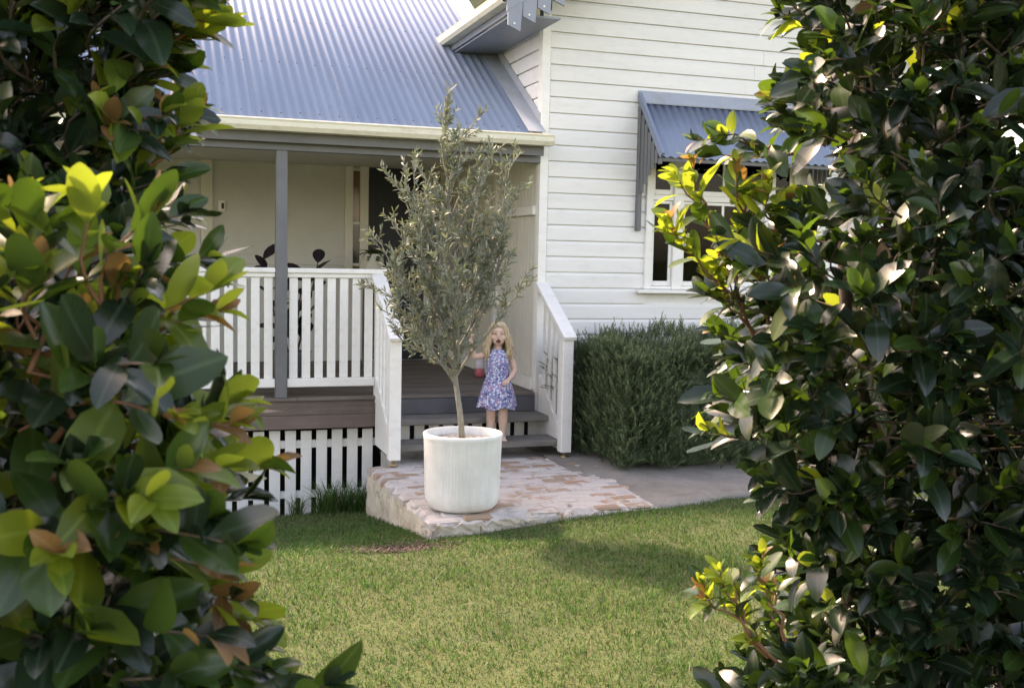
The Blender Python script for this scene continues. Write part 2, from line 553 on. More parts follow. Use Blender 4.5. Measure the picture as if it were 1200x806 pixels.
# screws in rows on the crests
sc_ = MB()
for row, yy in enumerate((.10, .95, 1.8, 2.7, 3.6)):
    for i in range(0, 56):
        xx = 2.95 - i * .0762 * 2 - (.0762 if row % 2 else 0) + random.uniform(-.006, .006)
        cx = round((xx - 3.02) / .0762) * .0762 + 3.02
        y_ = YE + yy + random.uniform(-.012, .012)
        zc = ZE + (y_ - YE) * SL + .0095
        sc_.add([(cx - .0065, y_ - .0065, zc - .003), (cx + .0065, y_ - .0065, zc - .003), (cx + .0065, y_ + .0065, zc + .005), (cx - .0065, y_ + .0065, zc + .005), (cx, y_ - .003, zc + .006)],
                [(0, 1, 4), (1, 2, 4), (2, 3, 4), (3, 0, 4)])
s_o = sc_.build('roof_screws', M['screw'], house); s_o['kind'] = 'stuff'
# flashing beside the gable wall: flat apron plus upstand and a dark rust-stained channel
fl = MB()
slab(fl, 3.012, XC - .004, YE + .02, ZE + .02 * SL + .024, 12.9, ZE + (12.9 - YE) * SL + .024, .004)
slab(fl, XC - .0095, XC - .0035, YE + .15, ZE + .15 * SL + .11, 12.9, ZE + (12.9 - YE) * SL + .11, .09)
fl.build('apron_flashing', M['flash'], house)
# gutter along the verandah eave
gp = [(YE - .075, ZE - .005), (YE - .085, ZE + .005), (YE - .095, ZE - .003), (YE - .088, ZE - .02), (YE - .088, ZE - .055), (YE - .07, ZE - .088), (YE + .045, ZE - .088), (YE + .045, ZE - .01), (YE + .04, ZE - .01), (YE + .04, ZE - .083), (YE - .066, ZE - .083), (YE - .082, ZE - .054), (YE - .082, ZE - .02)]
MB().prism(gp, 'x', XL - .1, XC + .035).build('gutter', M['cream'], house)
MB().box(XC + .0355, XC + .0385, YE - .09, YE + .045, ZE - .088, ZE - .004).build('gutter_end', M['cream'], house)
# verandah ceiling, beam, plates
MB().box(XL, XC - .005, YW - .02, YW + .075, 2.445, 2.575, .004).build('beam', M['grey'], house)
MB().box(XL, XC - .007, YE + .047, YE + .068, 2.50, 2.66, .002).build('eave_fascia', M['grey'], house)
MB().box(XL, XC - .012, YW + .077, YB - .01, 2.575, 2.60).build('verandah_ceiling', M['sage'], house)
MB().box(XL, XC - .012, YE + .069, YW - .021, 2.574, 2.58).build('soffit', M['grey'], house)
# --- gable roof
GX0, GZ0 = 2.70, 3.70      # eave line (left)
gr = MB()
GY0 = 8.28
gr.prism([(GX0, GZ0), (5.085, GZ0 + .62 * 2.385), (7.47, GZ0), (7.47, GZ0 - .03), (5.085, GZ0 + .62 * 2.385 - .03), (GX0, GZ0 - .03)], 'y', GY0 + .03, 13.6)
groof = gr.build('gable_roof', M['bluegrey'], house)
gs = corr_mesh('gable_roof_sheet', 10, 2.47, .62)
for s_, x0 in ((1, GX0 - .04), (-1, 7.51)):
    yy = GY0
    while yy < 13.0:
        o = link('roof_sheet', gs, groof)
        M4 = Matrix(((0, s_, 0, x0), (s_ * -1, 0, 0, yy + (.762 if s_ > 0 else 0)), (0, 0, 1, GZ0 + .012), (0, 0, 0, 1)))
        M4.translation -= og
        o.matrix_local = M4
        yy += .762
# gable eave gutter (runs back along the left eave), fascia and soffit
zg = 3.745
g2 = [(GX0 - .055, zg - .002), (GX0 - .065, zg + .006), (GX0 - .075, zg - .002), (GX0 - .07, zg - .02), (GX0 - .07, zg - .06), (GX0 - .05, zg - .092), (GX0 + .03, zg - .092), (GX0 + .03, zg - .02), (GX0 + .025, zg - .02), (GX0 + .025, zg - .087), (GX0 - .046, zg - .087), (GX0 - .064, zg - .058), (GX0 - .064, zg - .02)]
yge = YE + (zg - .09 - ZE) / SL
MB().prism(g2, 'y', GY0 + .0, yge + .12).build('gutter', M['cream'], house)
MB().box(GX0 + .032, GX0 + .05, GY0 + .03, yge + .1, zg - .15, zg - .02, .002).build('eave_fascia', M['bluegrey'], house)
MB().box(GX0 + .052, XC - .002, GY0 + .05, 10.6, zg - .17, zg - .155).build('soffit', M['bluegrey'], house)
# barge boards with saw-tooth lower edge and drilled holes
def barge(sgn, xs0, name):
    """one rake; xs0 = eave x, sgn = +1 rising to the right"""
    t = MB(); yb0, yb1 = GY0 - .03, GY0 - .004
    L = 2.36
    def P(s_, dz): return (xs0 + sgn * s_, GZ0 + .03 + .62 * s_ + dz)
    top = [P(-.02, .0), P(L, 0.0), P(L, -.13), P(-.02, -.13)]
    if sgn < 0: top = top[::-1]
    t.prism(top, 'y', yb0, yb1)
    o = t.build(name, M['bluegrey'], house)
    k = 0; s_ = 0.0; pitch = .125
    while s_ < L - pitch:
        a = P(s_ - .01, -.10); b = P(s_ + pitch - .012, -.10); c = P(s_ + pitch - .03, -.10 - .16); d = P(s_ - .01, -.10 - .115)
        # tooth hangs vertically: stepped saw-tooth
        quad = [(a[0], a[1]), (d[0], d[1] - .03), (c[0], d[1] - .075), (b[0], b[1] - .02)]
        if sgn > 0: quad = quad[::-1]
        MB().prism(quad, 'y', yb0 + .003, yb1 - .004).build('barge_tooth', M['bluegrey'], o)
        hx, hz = (d[0] + c[0]) / 2 + .0 * sgn, d[1] - .015
        MB().tube([(hx, yb0 - .0005, hz), (hx, yb0 + .008, hz)], .0085, 10).build('drilled_hole', M['trim'], o)
        s_ += pitch
barge(1, 2.70, 'barge_board'); barge(-1, 7.47, 'barge_board')

# --- back wall of the verandah, door and sidelights
bw = MB()
for a, b, z0, z1 in ((XL, 2.06, ZD - .1, 2.7), (3.10, 3.19, ZD - .1, 2.7), (2.06, 3.10, 2.56, 2.7), (2.06, 3.10, ZD - .1, ZD + .004)):
    bw.box(a, b, YB, YB + .1, z0, z1)
back_wall = bw.build('back_wall', M['sage'], house)
MB().box(XL, 2.0, YB - .016, YB - .001, 1.50, 1.60, .004).build('dado_rail', M['sage'], house)
for a in (-1.55, .47, ):
    MB().box(a, a + .12, YB - .03, YB - .0015, ZD + .001, 2.58, .004).build('wall_frame', M['panel'], house)
MB().box(-1.42, .465, YB - .012, YB - .002, 1.62, 2.5, .002).build('wall_panel', M['sage'], house)
# entry frame
ef = MB()
for a, b in ((1.98, 2.065), (2.142, 2.235), (2.87, 2.955), (3.045, 3.12)):
    ef.box(a, b, YB - .05, YB - .002, ZD + .002, 2.60, .005)
ef.box(1.95, 3.14, YB - .055, YB - .001, 2.601, 2.69, .005)
ef.build('door_frame', M['panel'], house)
for x0, x1 in ((2.066, 2.141), (2.956, 3.044)):
    sl = MB()
    for z in (ZD + .06, 1.05, 1.50, 1.95, 2.53): sl.box(x0, x1, YB - .03, YB - .006, z, z + .03, .002)
    so = sl.build('sidelight', M['panel'], house)
    for z0, z1, mm in ((ZD + .09, 1.05, 'amber'), (1.08, 1.50, 'amber'), (1.53, 1.95, 'plum'), (1.98, 2.53, 'amber')):
        MB().box(x0, x1, YB - .018, YB - .012, z0, z1).build('pane', M[mm], so)
dr = MB().box(2.24, 2.865, YB - .02, YB + .02, ZD + .006, 2.595).build('door', M['door'], house)
fr_ = MB()
fr_.box(2.24, 2.31, YB - .034, YB - .0205, ZD + .01, 2.59, .003).box(2.795, 2.865, YB - .034, YB - .0205, ZD + .01, 2.59, .003)
fr_.box(2.31, 2.795, YB - .034, YB - .0205, ZD + .01, ZD + .18, .003).box(2.31, 2.795, YB - .034, YB - .0205, 2.50, 2.59, .003).box(2.31, 2.795, YB - .034, YB - .0205, 1.40, 1.48, .003)
fr_.build('screen_frame', M['door'], dr)
MB().box(2.325, 2.345, YB - .06, YB - .0345, 1.42, 1.56, .004).build('handle', M['brass'], dr)
# intercom
ic = MB().box(.645, .715, YB - .03, YB - .0175, 2.05, 2.16, .006).build('intercom', M['white'], house)
MB().box(.678, .705, YB - .033, YB - .0302, 2.075, 2.135, .001).build('button_plate', M['door'], ic)

# --- deck
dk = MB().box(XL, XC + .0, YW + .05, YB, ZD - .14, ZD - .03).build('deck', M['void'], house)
nb = 30; bwid = (YB - .05 - (YW - .035)) / nb
for k in range(nb):
    a = YW - .035 + k * bwid
    for s_, (xa, xb) in enumerate(((XL, 1.1 - .4 * (k % 3)), (1.103 - .4 * (k % 3), XC - .02))):
        MB().box(xa, xb, a + .002, a + bwid - .002, ZD - .028, ZD + random.uniform(-.0015, .0015), .003).build('deck_board', M['deck'], dk)
# fascia planks under the deck edge, left of the steps
MB().box(XL, 1.80, YW - .012, YW + .018, ZD - .148, ZD - .030, .003).build('fascia_plank', M['fascia_wood'], house)
MB().box(XL, 1.80, YW - .010, YW + .018, ZD - .262, ZD - .150, .003).build('fascia_plank', M['fascia_wood'], house)
# underfloor: near-black sheet, the void's shade put into its colour
MB().box(XL, 3.3, 9.6, 9.62, -.7, ZD - .142).build('underfloor_shade_sheet', M['void'], house)
# valance battens
val = MB().box(XL, 1.80, YW + .112, YW + .135, .02, .085).box(XL, 1.80, YW + .112, YW + .135, -.40, -.34).build('valance_rail', M['white'], house)
x = 1.705; k = 0
while x > XL:
    w = .088
    if not (.985 < x < 1.0): 
        zt_ = .172 + random.uniform(-.006, .004)
        MB().box(x - w / 2, x + w / 2, YW + .09, YW + .110, float(gz(x, YW + .1)) - .05, zt_, .002).build('batten', M['white'], val)
    x -= .1285; k += 1
MB().tube([(.928, YW + .105, -.56), (.928, YW + .105, .13)], .016, 10).build('waste_pipe', M['white'], house)

# --- verandah posts and balustrade
for px_, pbz in ((.973, ZD), (-1.5, ZD)):
    MB().box(px_ - .046, px_ + .046, YW - .032, YW + .06, pbz, 2.444, .005).build('post', M['grey'], house)
def balustrade(x0, x1):
    ro = MB().box(x0, x1, YW - .03, YW + .06, 1.472, 1.512, .006).build('balustrade', M['white'], house)
    MB().box(x0, x1, YW - .012, YW + .042, 1.437, 1.4715, .003).build('sub_rail', M['white'], ro)
    MB().box(x0, x1, YW - .014, YW + .044, .545, .615, .004).build('bottom_rail', M['white'], ro)
    bm_ = MB().box(-.034, .034, -.011, .011, .616, 1.436, .003)
    me = make_mesh('baluster', bm_.v, bm_.f, M['white'])
    n_ = max(1, round((x1 - x0) / .1015))
    for i in range(n_):
        xx = x0 + (i + .5) * (x1 - x0) / n_
        link('baluster', me, ro, Vector((xx, YW + .015, 0)) - og)
balustrade(1.021, 1.74); balustrade(-1.452, .925)

# --- window awning
aw = MB()
AX0, AX1, AY, AZT, AZB = 4.075, 5.88, YW - .50, 3.075, 2.505
asl = (AZT - AZB) / .5
# frame under the sheet
for xx in (AX0 + .05, 4.97, AX1 - .05):
    aw.beam((xx, AY + .03, AZB + .015), (xx, YW - .016, AZT - .035), .04, .03)
aw.box(AX0 + .02, AX1 - .02, AY + .012, AY + .045, AZB - .035, AZB - .002, .003)
aw.box(AX0 + .02, AX1 - .02, YW - .03, YW - .0015, AZT - .07, AZT - .03, .003)
awning = aw.build('awning', M['grey'], house)
am = corr_mesh('awning_sheet', 8, .50, asl)
xw = 8 * .0762
for i in range(3):
    link('awning_sheet', am, awning, Vector((AX0 + .01 + i * (xw - .012), AY - .012, AZB + .002 + .002 * (i % 2))) - og)
MB().prism([(YW - .085, AZT - .072), (YW - .002, AZT + .023), (YW - .002, AZT + .05), (YW - .01, AZT + .05), (YW - .088, AZT - .062)], 'x', AX0, AX1 + .005).build('awning_flashing', M['flash'], awning)
for sx in (AX0, AX1 - .02):
    # rake capping and slatted cheek with curved lower edge
    MB().beam((sx + .01, AY, AZB + .012), (sx + .01, YW - .012, AZT + .01), .026, .06).build('awning_capping', M['roof'], awning)
    MB().box(sx + .002, sx + .042, YW - .055, YW - .0015, 1.89, AZT - .09, .004).build('wall_post', M['grey'], awning)
    nsl = 6
    for i in range(nsl):
        ya = YW - .06 - (i + 1) * .07; yb_ = ya + .056
        t_ = (i + .5) / nsl
        zl = 2.20 + .31 * (1 - (1 - t_) ** 1.7) + (-.02)
        zu = AZB + (ya - AY) * asl - .03
        if zu - zl < .03: zl = zu - .05
        MB().box(sx + .006, sx + .022, ya, yb_, zl, zu, .002).build('slat', M['grey'], awning)

# ------------------------------------------------------------------ front steps
steps = thing('front_steps', 'weathered timber front steps between white stair railings', 'steps', (2.5, 8.4, 0.0))
TR = [(8.16, 8.455, .135), (8.43, 8.735, .297)]
for ya, yb_, z in TR:
    MB().box(1.83, 3.185, ya, yb_, z - .048, z, .006).build('tread', M['tread'], steps)
MB().box(1.83, 3.15, YW - .045, YW - .015, .300, ZD - .031, .003).build('riser', M['riser'], steps)
# battens behind the open treads
for i in range(11):
    xx = 1.87 + i * .128
    MB().box(xx - .044, xx + .044, YW - .02, YW - .004, -.02, .248, .002).build('batten', M['white'], steps)
MB().box(1.80, 3.16, YW + .03, YW + .05, -.05, ZD - .15).build('shade_board', M['void'], steps)  # near-black board, underfloor shade painted in behind the battens
def stair_rail(x0, newel_y, top_y, x_in):
    w = .092
    # newel
    MB().box(x0, x0 + w, newel_y, newel_y + w, .045, .985, .005).build('newel_post', M['white'], steps)
    ft = MB().lathe([(.0, .0), (.03, .0), (.03, .008), (.012, .012), (.012, .044), (0, .044)], x0 + w / 2, newel_y + w / 2, 14).build('post_foot', M['brass'], steps, True)
    xc = x0 + w / 2
    # stringer: solid white board following the stairs
    sy0, sy1 = newel_y + w + .001, YW - .046
    MB().prism([(newel_y + w * .5 + .05, .055), (sy1, .055 + .0), (sy1, .62), (newel_y + w + .001, .19)], 'x', xc - .02, xc + .02).build('stringer', M['white'], steps)
    # hand rail: flat sloping cap with sub-rail
    za, zb = 1.005, 1.41 if x_in > 2.5 else 1.46
    h = MB().beam((xc, newel_y - .035, za - .02), (xc, top_y, zb), .115, .036, b=.004)
    hr = h.build('handrail', M['white'], steps)
    MB().beam((xc, newel_y + w + .002, za - .02), (xc, top_y - .002, zb - .05), .05, .045, b=.003).build('sub_rail', M['white'], steps)
    sl_ = (zb - za + .02) / (top_y - newel_y + .035)
    nb_ = 4
    for i in range(nb_):
        yy = newel_y + w + .055 + i * (sy1 - newel_y - w - .06) / nb_
        zlo = .19 + (yy - sy0) * .43 / (sy1 - sy0)
        zhi = za - .02 + (yy - newel_y + .035) * sl_ - .06
        MB().box(xc - .011, xc + .011, yy, yy + .062, zlo - .03, zhi, .003).build('baluster', M['white'], steps)
stair_rail(1.715, 8.02, YW - .033, 1.8)
stair_rail(3.155, 8.06, YW - .014, 3.1)
# post at the head of the left rail, where the balustrade returns
MB().box(1.742, 1.826, YW - .031, YW + .055, .40, 1.4365, .004).build('newel_post', M['white'], steps)
MB().box(1.736, 1.832, YW - .032, YW + .060, 1.4705, 1.513, .004).build('post_cap', M['white'], steps)

# ------------------------------------------------------------------ brick landing and path
def brick_mat():
    t = NT('limewashed_brick'); co = t.coord('Object'); r = t.rand()
    off = t.new('ShaderNodeVectorMath', operation='ADD'); t.L(co, off.inputs[0])
    cb = t.new('ShaderNodeCombineXYZ'); t.L(t.math('MULTIPLY', r, 53.0), cb.inputs[0]); t.L(t.math('MULTIPLY', r, 29.0), cb.inputs[1]); t.L(cb.outputs[0], off.inputs[1])
    v = off.outputs[0]
    hue = t.ramp(r, [(.0, (.34, .15, .075)), (.3, (.30, .19, .12)), (.55, (.25, .19, .15)), (.8, (.37, .21, .11)), (1, (.23, .20, .18))])
    n = t.noise(t.mapping(v, 18), 1.0, 5, .7)
    c = t.mix(n, hue, (.30, .2, .13), 'MIX')
    wsh = t.noise(t.mapping(v, (9, 16, 9)), 1.0, 6, .7)
    # how much limewash survives differs brick to brick
    lim = t.math('ADD', wsh, t.math('MULTIPLY', t.math('SUBTRACT', t.math('FRACT', t.math('MULTIPLY', r, 7.13)), .5), .55))
    c = t.mix(t.ramp(lim, [(.35, (.08,)*3), (.53, (.92,) * 3)]), c, (.47, .435, .405))
    t.base(c); t.set(Roughness=.9); t.bump(n, .5, .006)
    return t.m
def lime_mat():
    t = NT('lime_mortar'); co = t.coord()
    n = t.noise(t.mapping(co, 9), 1.0, 7, .7)
    c = t.ramp(n, [(.3, (.27, .25, .225)), (.5, (.43, .40, .37)), (.7, (.52, .49, .455))])
    n2 = t.noise(t.mapping(co, 3.2), 1.0, 6, .75)
    c = t.mix(t.ramp(n2, [(.60, (0, 0, 0)), (.66, (.85,) * 3)]), c, (.10, .105, .11))
    t.base(c); t.set(Roughness=.95); t.bump(n, .8, .012)
    return t.m
M['brick'] = brick_mat(); M['lime'] = lime_mat()
def render_mat():
    t = NT('old_render'); co = t.coord()
    n = t.noise(t.mapping(co, 7), 1.0, 7, .7)
    c = t.ramp(n, [(.3, (.34, .28, .20)), (.55, (.50, .44, .35)), (.75, (.58, .53, .45))])
    n2 = t.noise(t.mapping(co, 4.1), 1.0, 6, .75)
    c = t.mix(t.ramp(n2, [(.57, (0, 0, 0)), (.63, (.8,) * 3)]), c, (.13, .13, .135))
    t.base(c); t.set(Roughness=.95); t.bump(n, .9, .02)
    return t.m
M['render'] = render_mat()
PFL, PFR, PBL, PBR = (1.60, 6.23), (3.19, 6.32), (1.565, 8.10), (3.37, 8.27)
land = thing('brick_landing', 'low landing of worn limewashed bricks at the foot of the steps', 'landing', (2.4, 7.3, -.3))
def lerp(a, b, t): return a + (b - a) * t
def landing_xy(u, v):
    ax = lerp(PFL[0], PFR[0], u); bx = lerp(PBL[0], PBR[0], u)
    ay = lerp(PFL[1], PFR[1], u); by = lerp(PBL[1], PBR[1], u)
    return lerp(ax, bx, v), lerp(ay, by, v)
def build_landing():
    # body: subdivided block with rough sides
    bm = bmesh.new()
    NU, NV, NZ = 40, 60, 10
    def top_z(u, v): return .012 - .018 * v + .012 * math.sin(u * 3.1) * (1 - v) - .006
    P = {}
    def vtx(key, co):
        if key not in P: P[key] = bm.verts.new(co)
        return P[key]
    def tv(i, j):
        u, v = i / NU, j / NV
        x_, y_ = landing_xy(u, v)
        e = min(u, 1 - u, v) * 1.6
        drop = .028 * math.exp(-e / .012) * (1 + random.uniform(-.6, .8))
        jx = random.uniform(-.010, .010) if min(i, NU - i, j) == 0 else 0
        return vtx((i, j, 0), (x_ + jx, y_ + (jx if j == 0 else 0), top_z(u, v) - drop + random.uniform(-.002, .002)))
    for i in range(NU):
        for j in range(NV):
            bm.faces.new((tv(i, j), tv(i + 1, j), tv(i + 1, j + 1), tv(i, j + 1)))
    def side(keys, nrm):
        for a, b in zip(keys[:-1], keys[1:]):
            for k in range(NZ):
                q = []
                for (key, kk) in ((a, k), (a, k + 1), (b, k + 1), (b, k)):
                    if kk == 0: q.append(P[key[0], key[1], 0]); continue
                    kx = (key[0], key[1], kk)
                    if kx not in P:
                        c0 = P[key[0], key[1], 0].co
                        under = .05 * max(0, (kk - 3) / NZ) if nrm[1] != 0 else 0
                        j_ = random.uniform(-.009, .009) - under
                        P[kx] = bm.verts.new((c0.x + nrm[0] * j_, c0.y + nrm[1] * j_, c0.z - kk * .06 * (1 if nrm[1] == 0 else .35) ))
                    q.append(P[kx])
                bm.faces.new(q)
    side([(i, 0) for i in range(NU + 1)], (0, -1))
    side([(0, j) for j in range(NV, -1, -1)], (-1, 0))
    side([(NU, j) for j in range(NV + 1)], (1, 0))
    og_ = Vector(land.location)
    for v in bm.verts: v.co -= og_
    bm.normal_update()
    me = bpy.data.meshes.new('base_block')
    me.materials.append(M['lime']); me.materials.append(M['render'])
    bm.to_mesh(me); bm.free()
    for p in me.polygons:
        if abs(p.normal.z) < .6: p.material_index = 1
    link('base_block', me, land)
    # bricks
    meshes = []
    for q in range(8):
        w_, d_ = .204 + random.uniform(-.02, .008), .092 + random.uniform(-.012, .004)
        bx = bmesh.new(); bmesh.ops.create_cube(bx, size=1)
        for v in bx.verts:
            v.co.x *= w_; v.co.y *= d_; v.co.z *= .05
        bmesh.ops.bevel(bx, geom=[e for e in bx.edges if e.verts[0].co.z + e.verts[1].co.z > -.01], offset=.012, segments=1, affect='EDGES', profile=.5)
        for v in bx.verts:
            v.co += Vector((random.uniform(-.009, .009), random.uniform(-.007, .007), random.uniform(-.003, .003)))
        mm_ = bpy.data.meshes.new('brick'); bx.to_mesh(mm_); bx.free(); mm_.materials.append(M['brick'])
        meshes.append(mm_)
    rows = 17
    for r_ in range(rows):
        v = (r_ + .5) / rows * .985 + .004
        ly = lerp(PFL[1], PBL[1], v)
        xl, _ = landing_xy(0, v); xr_, _ = landing_xy(1, v)
        xx = xl + (.115 if r_ % 2 else 0.0) + random.uniform(-.01, .01) - .02
        while xx < xr_ - .06:
            w_ = .226
            cx_ = xx + w_ / 2
            if cx_ > xl + .06 and cx_ < xr_ - .07 and random.random() < .93:
                u = (cx_ - xl) / (xr_ - xl)
                X_, Y_ = landing_xy(u, v)
                z_ = .012 - .018 * v + .012 * math.sin(u * 3.1) * (1 - v) - .006 - .0255 + random.uniform(.004, .011)
                o = link('brick', random.choice(meshes), land, Vector((X_, Y_, z_)) - og_)
                o.rotation_euler = (random.uniform(-.02, .02), random.uniform(-.015, .015), .05 + random.uniform(-.03, .03))
            xx += w_
    # a front course of bricks on the edge, some missing, seen end-on below the lip
    for i in range(13):
        u = (i + .5) / 13
        if i in (4, 8): continue
        X_, Y_ = landing_xy(u, 0)
        o = link('brick', random.choice(meshes), land, Vector((X_, Y_ + .030 + random.uniform(0, .012), -.052 + .010 * math.sin(u * 3.1))) - og_)
        o.rotation_euler = (R(90) + random.uniform(-.06, .06), random.uniform(-.04, .04), .05)
        o.scale = (.5, 1.0, 1.2)
build_landing()
MB().prism([(1.80, 8.095), (3.34, 8.26), (3.34, 8.745), (1.80, 8.745)], 'z', -.55, -.012).build('under_step_slab', M['lime'], land)

def conc_mat():
    t = NT('aged_concrete'); co = t.coord()
    n = t.noise(t.mapping(co, 2.2), 1.0, 7, .7)
    c = t.ramp(n, [(.25, (.13, .118, .098)), (.5, (.235, .215, .185)), (.75, (.33, .305, .265))])
    f = t.noise(t.mapping(co, 60), 1.0, 4, .7)
    c = t.mix(t.ramp(f, [(.45, (0, 0, 0)), (.75, (.5,) * 3)]), c, (.12, .11, .10))
    t.base(c); t.set(Roughness=.95); t.bump(f, .6, .01)
    return t.m
M['concrete'] = conc_mat()
def path():
    edge = [(3.05, 6.30), (3.25, 6.33), (3.5, 6.42), (3.8, 6.52), (4.2, 6.60), (4.8, 6.66), (6, 6.7), (9, 6.8)]
    bm = bmesh.new(); n = 70
    ex, ey = [e[0] for e in edge], [e[1] for e in edge]
    rows = []
    for i in range(n + 1):
        x_ = 3.05 + (9 - 3.05) * (i / n) ** 1.3
        yf_ = np.interp(x_, ex, ey) + random.uniform(-.025, .025)
        row = [bm.verts.new((x_, yf_ + .012, -.08)), bm.verts.new((x_, yf_, -.012 + random.uniform(-.006, .003)))]
        for j in range(1, 13):
            row.append(bm.verts.new((x_, lerp(yf_, 8.76, j / 12), .0 - .008 * math.sin(j * .5) * .5 + random.uniform(-.002, .002))))
        rows.append(row)
    for a, b in zip(rows[:-1], rows[1:]):
        for j in range(len(a) - 1): bm.faces.new((a[j], b[j], b[j + 1], a[j + 1]))
    bm.normal_update()
    me = bpy.data.meshes.new('path'); bm.to_mesh(me); bm.free(); me.materials.append(M['concrete'])
    me.polygons.foreach_set('use_smooth', [True] * len(me.polygons))
    o = link('path', me, None)
    tag(o, 'weathered grey concrete path beside the clipped rosemary', 'path', kind='structure')
path()
# ------------------------------------------------------------------ foliage materials
def leaf_mat(name, top, back, trans, rough=.32, tfac=.35, spec=.5, vein=.5):
    t = NT(name)
    uv = t.new('ShaderNodeUVMap'); sep = t.new('ShaderNodeSeparateXYZ'); t.L(uv.outputs[0], sep.inputs[0])
    geo = t.new('ShaderNodeNewGeometry')
    rnd = t.math('FRACT', t.math('ADD', geo.outputs['Random Per Island'], t.math('MULTIPLY', t.rand(), 7.31)))
    c = t.ramp(rnd, [(.0, tuple(x * .62 for x in top)), (.5, top), (1., tuple(min(1, x * 1.45) for x in top))])
    # midrib lighter
    dist = t.math('ABSOLUTE', t.math('SUBTRACT', sep.outputs[0], .5))
    rib = t.ramp(dist, [(.02, (1, 1, 1)), (.07, (0, 0, 0))])
    c = t.mix(t.math('MULTIPLY', rib, vein), c, tuple(min(1, x * 2.2 + .03) for x in top))
    # side veins as fine relief
    wv = t.math('SINE', t.math('MULTIPLY', t.math('ADD', sep.outputs[1], t.math('MULTIPLY', dist, -.5)), 70.0))
    t.bump(wv, .018, .001)
    c = t.mix(geo.outputs['Backfacing'], c, back)
    no = t.noise(t.coord('Object'), 60, 3, .6)
    c = t.mix(t.math('MULTIPLY', no, .35), c, tuple(x * .6 for x in top))
    t.base(c); t.set(Roughness=rough); t.b.inputs['Specular IOR Level'].default_value = spec
    tl = t.new('ShaderNodeBsdfTranslucent')
    tc = t.mix(rnd, tuple(x * .75 for x in trans), trans)
    t.L(tc, tl.inputs[0])
    mx = t.new('ShaderNodeMixShader'); mx.inputs[0].default_value = tfac
    t.L(t.b.outputs[0], mx.inputs[1]); t.L(tl.outputs[0], mx.inputs[2]); t.L(mx.outputs[0], t.out.inputs[0])
    return t.m
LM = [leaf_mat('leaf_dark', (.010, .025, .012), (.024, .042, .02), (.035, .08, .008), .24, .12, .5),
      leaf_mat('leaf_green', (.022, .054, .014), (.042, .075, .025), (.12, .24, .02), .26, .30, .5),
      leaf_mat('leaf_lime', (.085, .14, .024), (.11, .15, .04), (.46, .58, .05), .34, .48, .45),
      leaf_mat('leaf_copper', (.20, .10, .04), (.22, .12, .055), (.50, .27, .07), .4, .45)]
def bark_mat(name, c0, c1):
    t = NT(name); co = t.coord()
    n = t.noise(t.mapping(co, (60, 60, 14)), 1.0, 5, .7)
    t.base(t.ramp(n, [(.3, c0), (.7, c1)])); t.set(Roughness=.85); t.bump(n, .5, .004)
    return t.m
M['bark'] = bark_mat('shrub_bark', (.06, .04, .028), (.15, .105, .075))
M['redtwig'] = bark_mat('young_red_twig', (.13, .055, .03), (.25, .12, .06))
M['olive_bark'] = bark_mat('olive_bark', (.13, .125, .10), (.28, .27, .225))

# ------------------------------------------------------------------ broad leaf template (24 triangles as 12 quads/tris)
def leaf_template(fold, arch, twist, wide, rows=None):
    rows = rows or [(.0, .012), (.06, .05), (.17, .25), (.36, .45), (.58, .50), (.77, .43), (.90, .27), (.97, .12), (1.0, .01)]
    V = []; U = []
    for s_, w in rows:
        zc = -arch * s_ * s_ + .10 * s_
        tw = twist * s_
        for q in (-1, 0, 1):
            xx = q * w * wide
            zz = zc + abs(q) * w * wide * fold
            V.append((xx * math.cos(tw) - 0 * zz, s_, zz + xx * math.sin(tw)))
            U.append((.5 + q * w, s_))
    F = []
    for i in range(len(rows) - 1):
        a = i * 3
        F += [(a, a + 1, a + 4, a + 3), (a + 1, a + 2, a + 5, a + 4)]
    return np.array(V), np.array(F), np.array(U)
TPL = [leaf_template(.25, .10, 0, .50), leaf_template(.45, .35, .25, .47), leaf_template(.15, .55, -.3, .52), leaf_template(.6, .20, .1, .45), leaf_template(.10, -.12, .35, .50)]

LOW = [(.0, .012), (.17, .25), (.40, .47), (.68, .48), (.91, .25), (1.0, .01)]
TPL_LOW = [leaf_template(a, b, c, d, LOW) for a, b, c, d in ((.25, .10, 0, .50), (.45, .35, .25, .47), (.15, .55, -.3, .52), (.6, .20, .1, .45), (.10, -.12, .35, .50))]

def frames(T, N):
    T = T / np.linalg.norm(T, axis=1, keepdims=True)
    N = N - T * (N * T).sum(1, keepdims=True)
    N = N / np.maximum(np.linalg.norm(N, axis=1, keepdims=True), 1e-6)
    X = np.cross(T, N)
    return X, T, N

def leaves_mesh(name, P, T, N, S, kind, tpl, og_):
    """all the leaves in one mesh; arrays per leaf"""
    X, T, N = frames(T, N)
    Vs = []; Fs = []; Us = []; Ms = []; n0 = 0
    for q, (tv, tf, tu) in enumerate(TPL_LOW):
        s_ = np.where(tpl == q)[0]
        if len(s_) == 0: continue
        V = P[s_, None, :] + S[s_, None, None] * (tv[None, :, 0:1] * X[s_, None, :] + tv[None, :, 1:2] * T[s_, None, :] + tv[None, :, 2:3] * N[s_, None, :])
        nv = len(tv)
        F = tf[None] + (np.arange(len(s_)) * nv)[:, None, None] + n0
        Vs.append(V.reshape(-1, 3)); Fs.append(F.reshape(-1, 4)); Us.append(np.tile(tu, (len(s_), 1)))
        Ms.append(np.repeat(kind[s_], len(tf)))
        n0 += len(s_) * nv
    return np_mesh(name, np.concatenate(Vs) - np.array(og_), np.concatenate(Fs), LM, np.concatenate(Ms), np.concatenate(Us))

LEAF_ME = {}
def leaf_piece(k, q):
    if (k, q) not in LEAF_ME:
        tv, tf, tu = TPL[q]
        LEAF_ME[k, q] = np_mesh('leaf', tv, tf, [LM[k]], None, tu)
    return LEAF_ME[k, q]

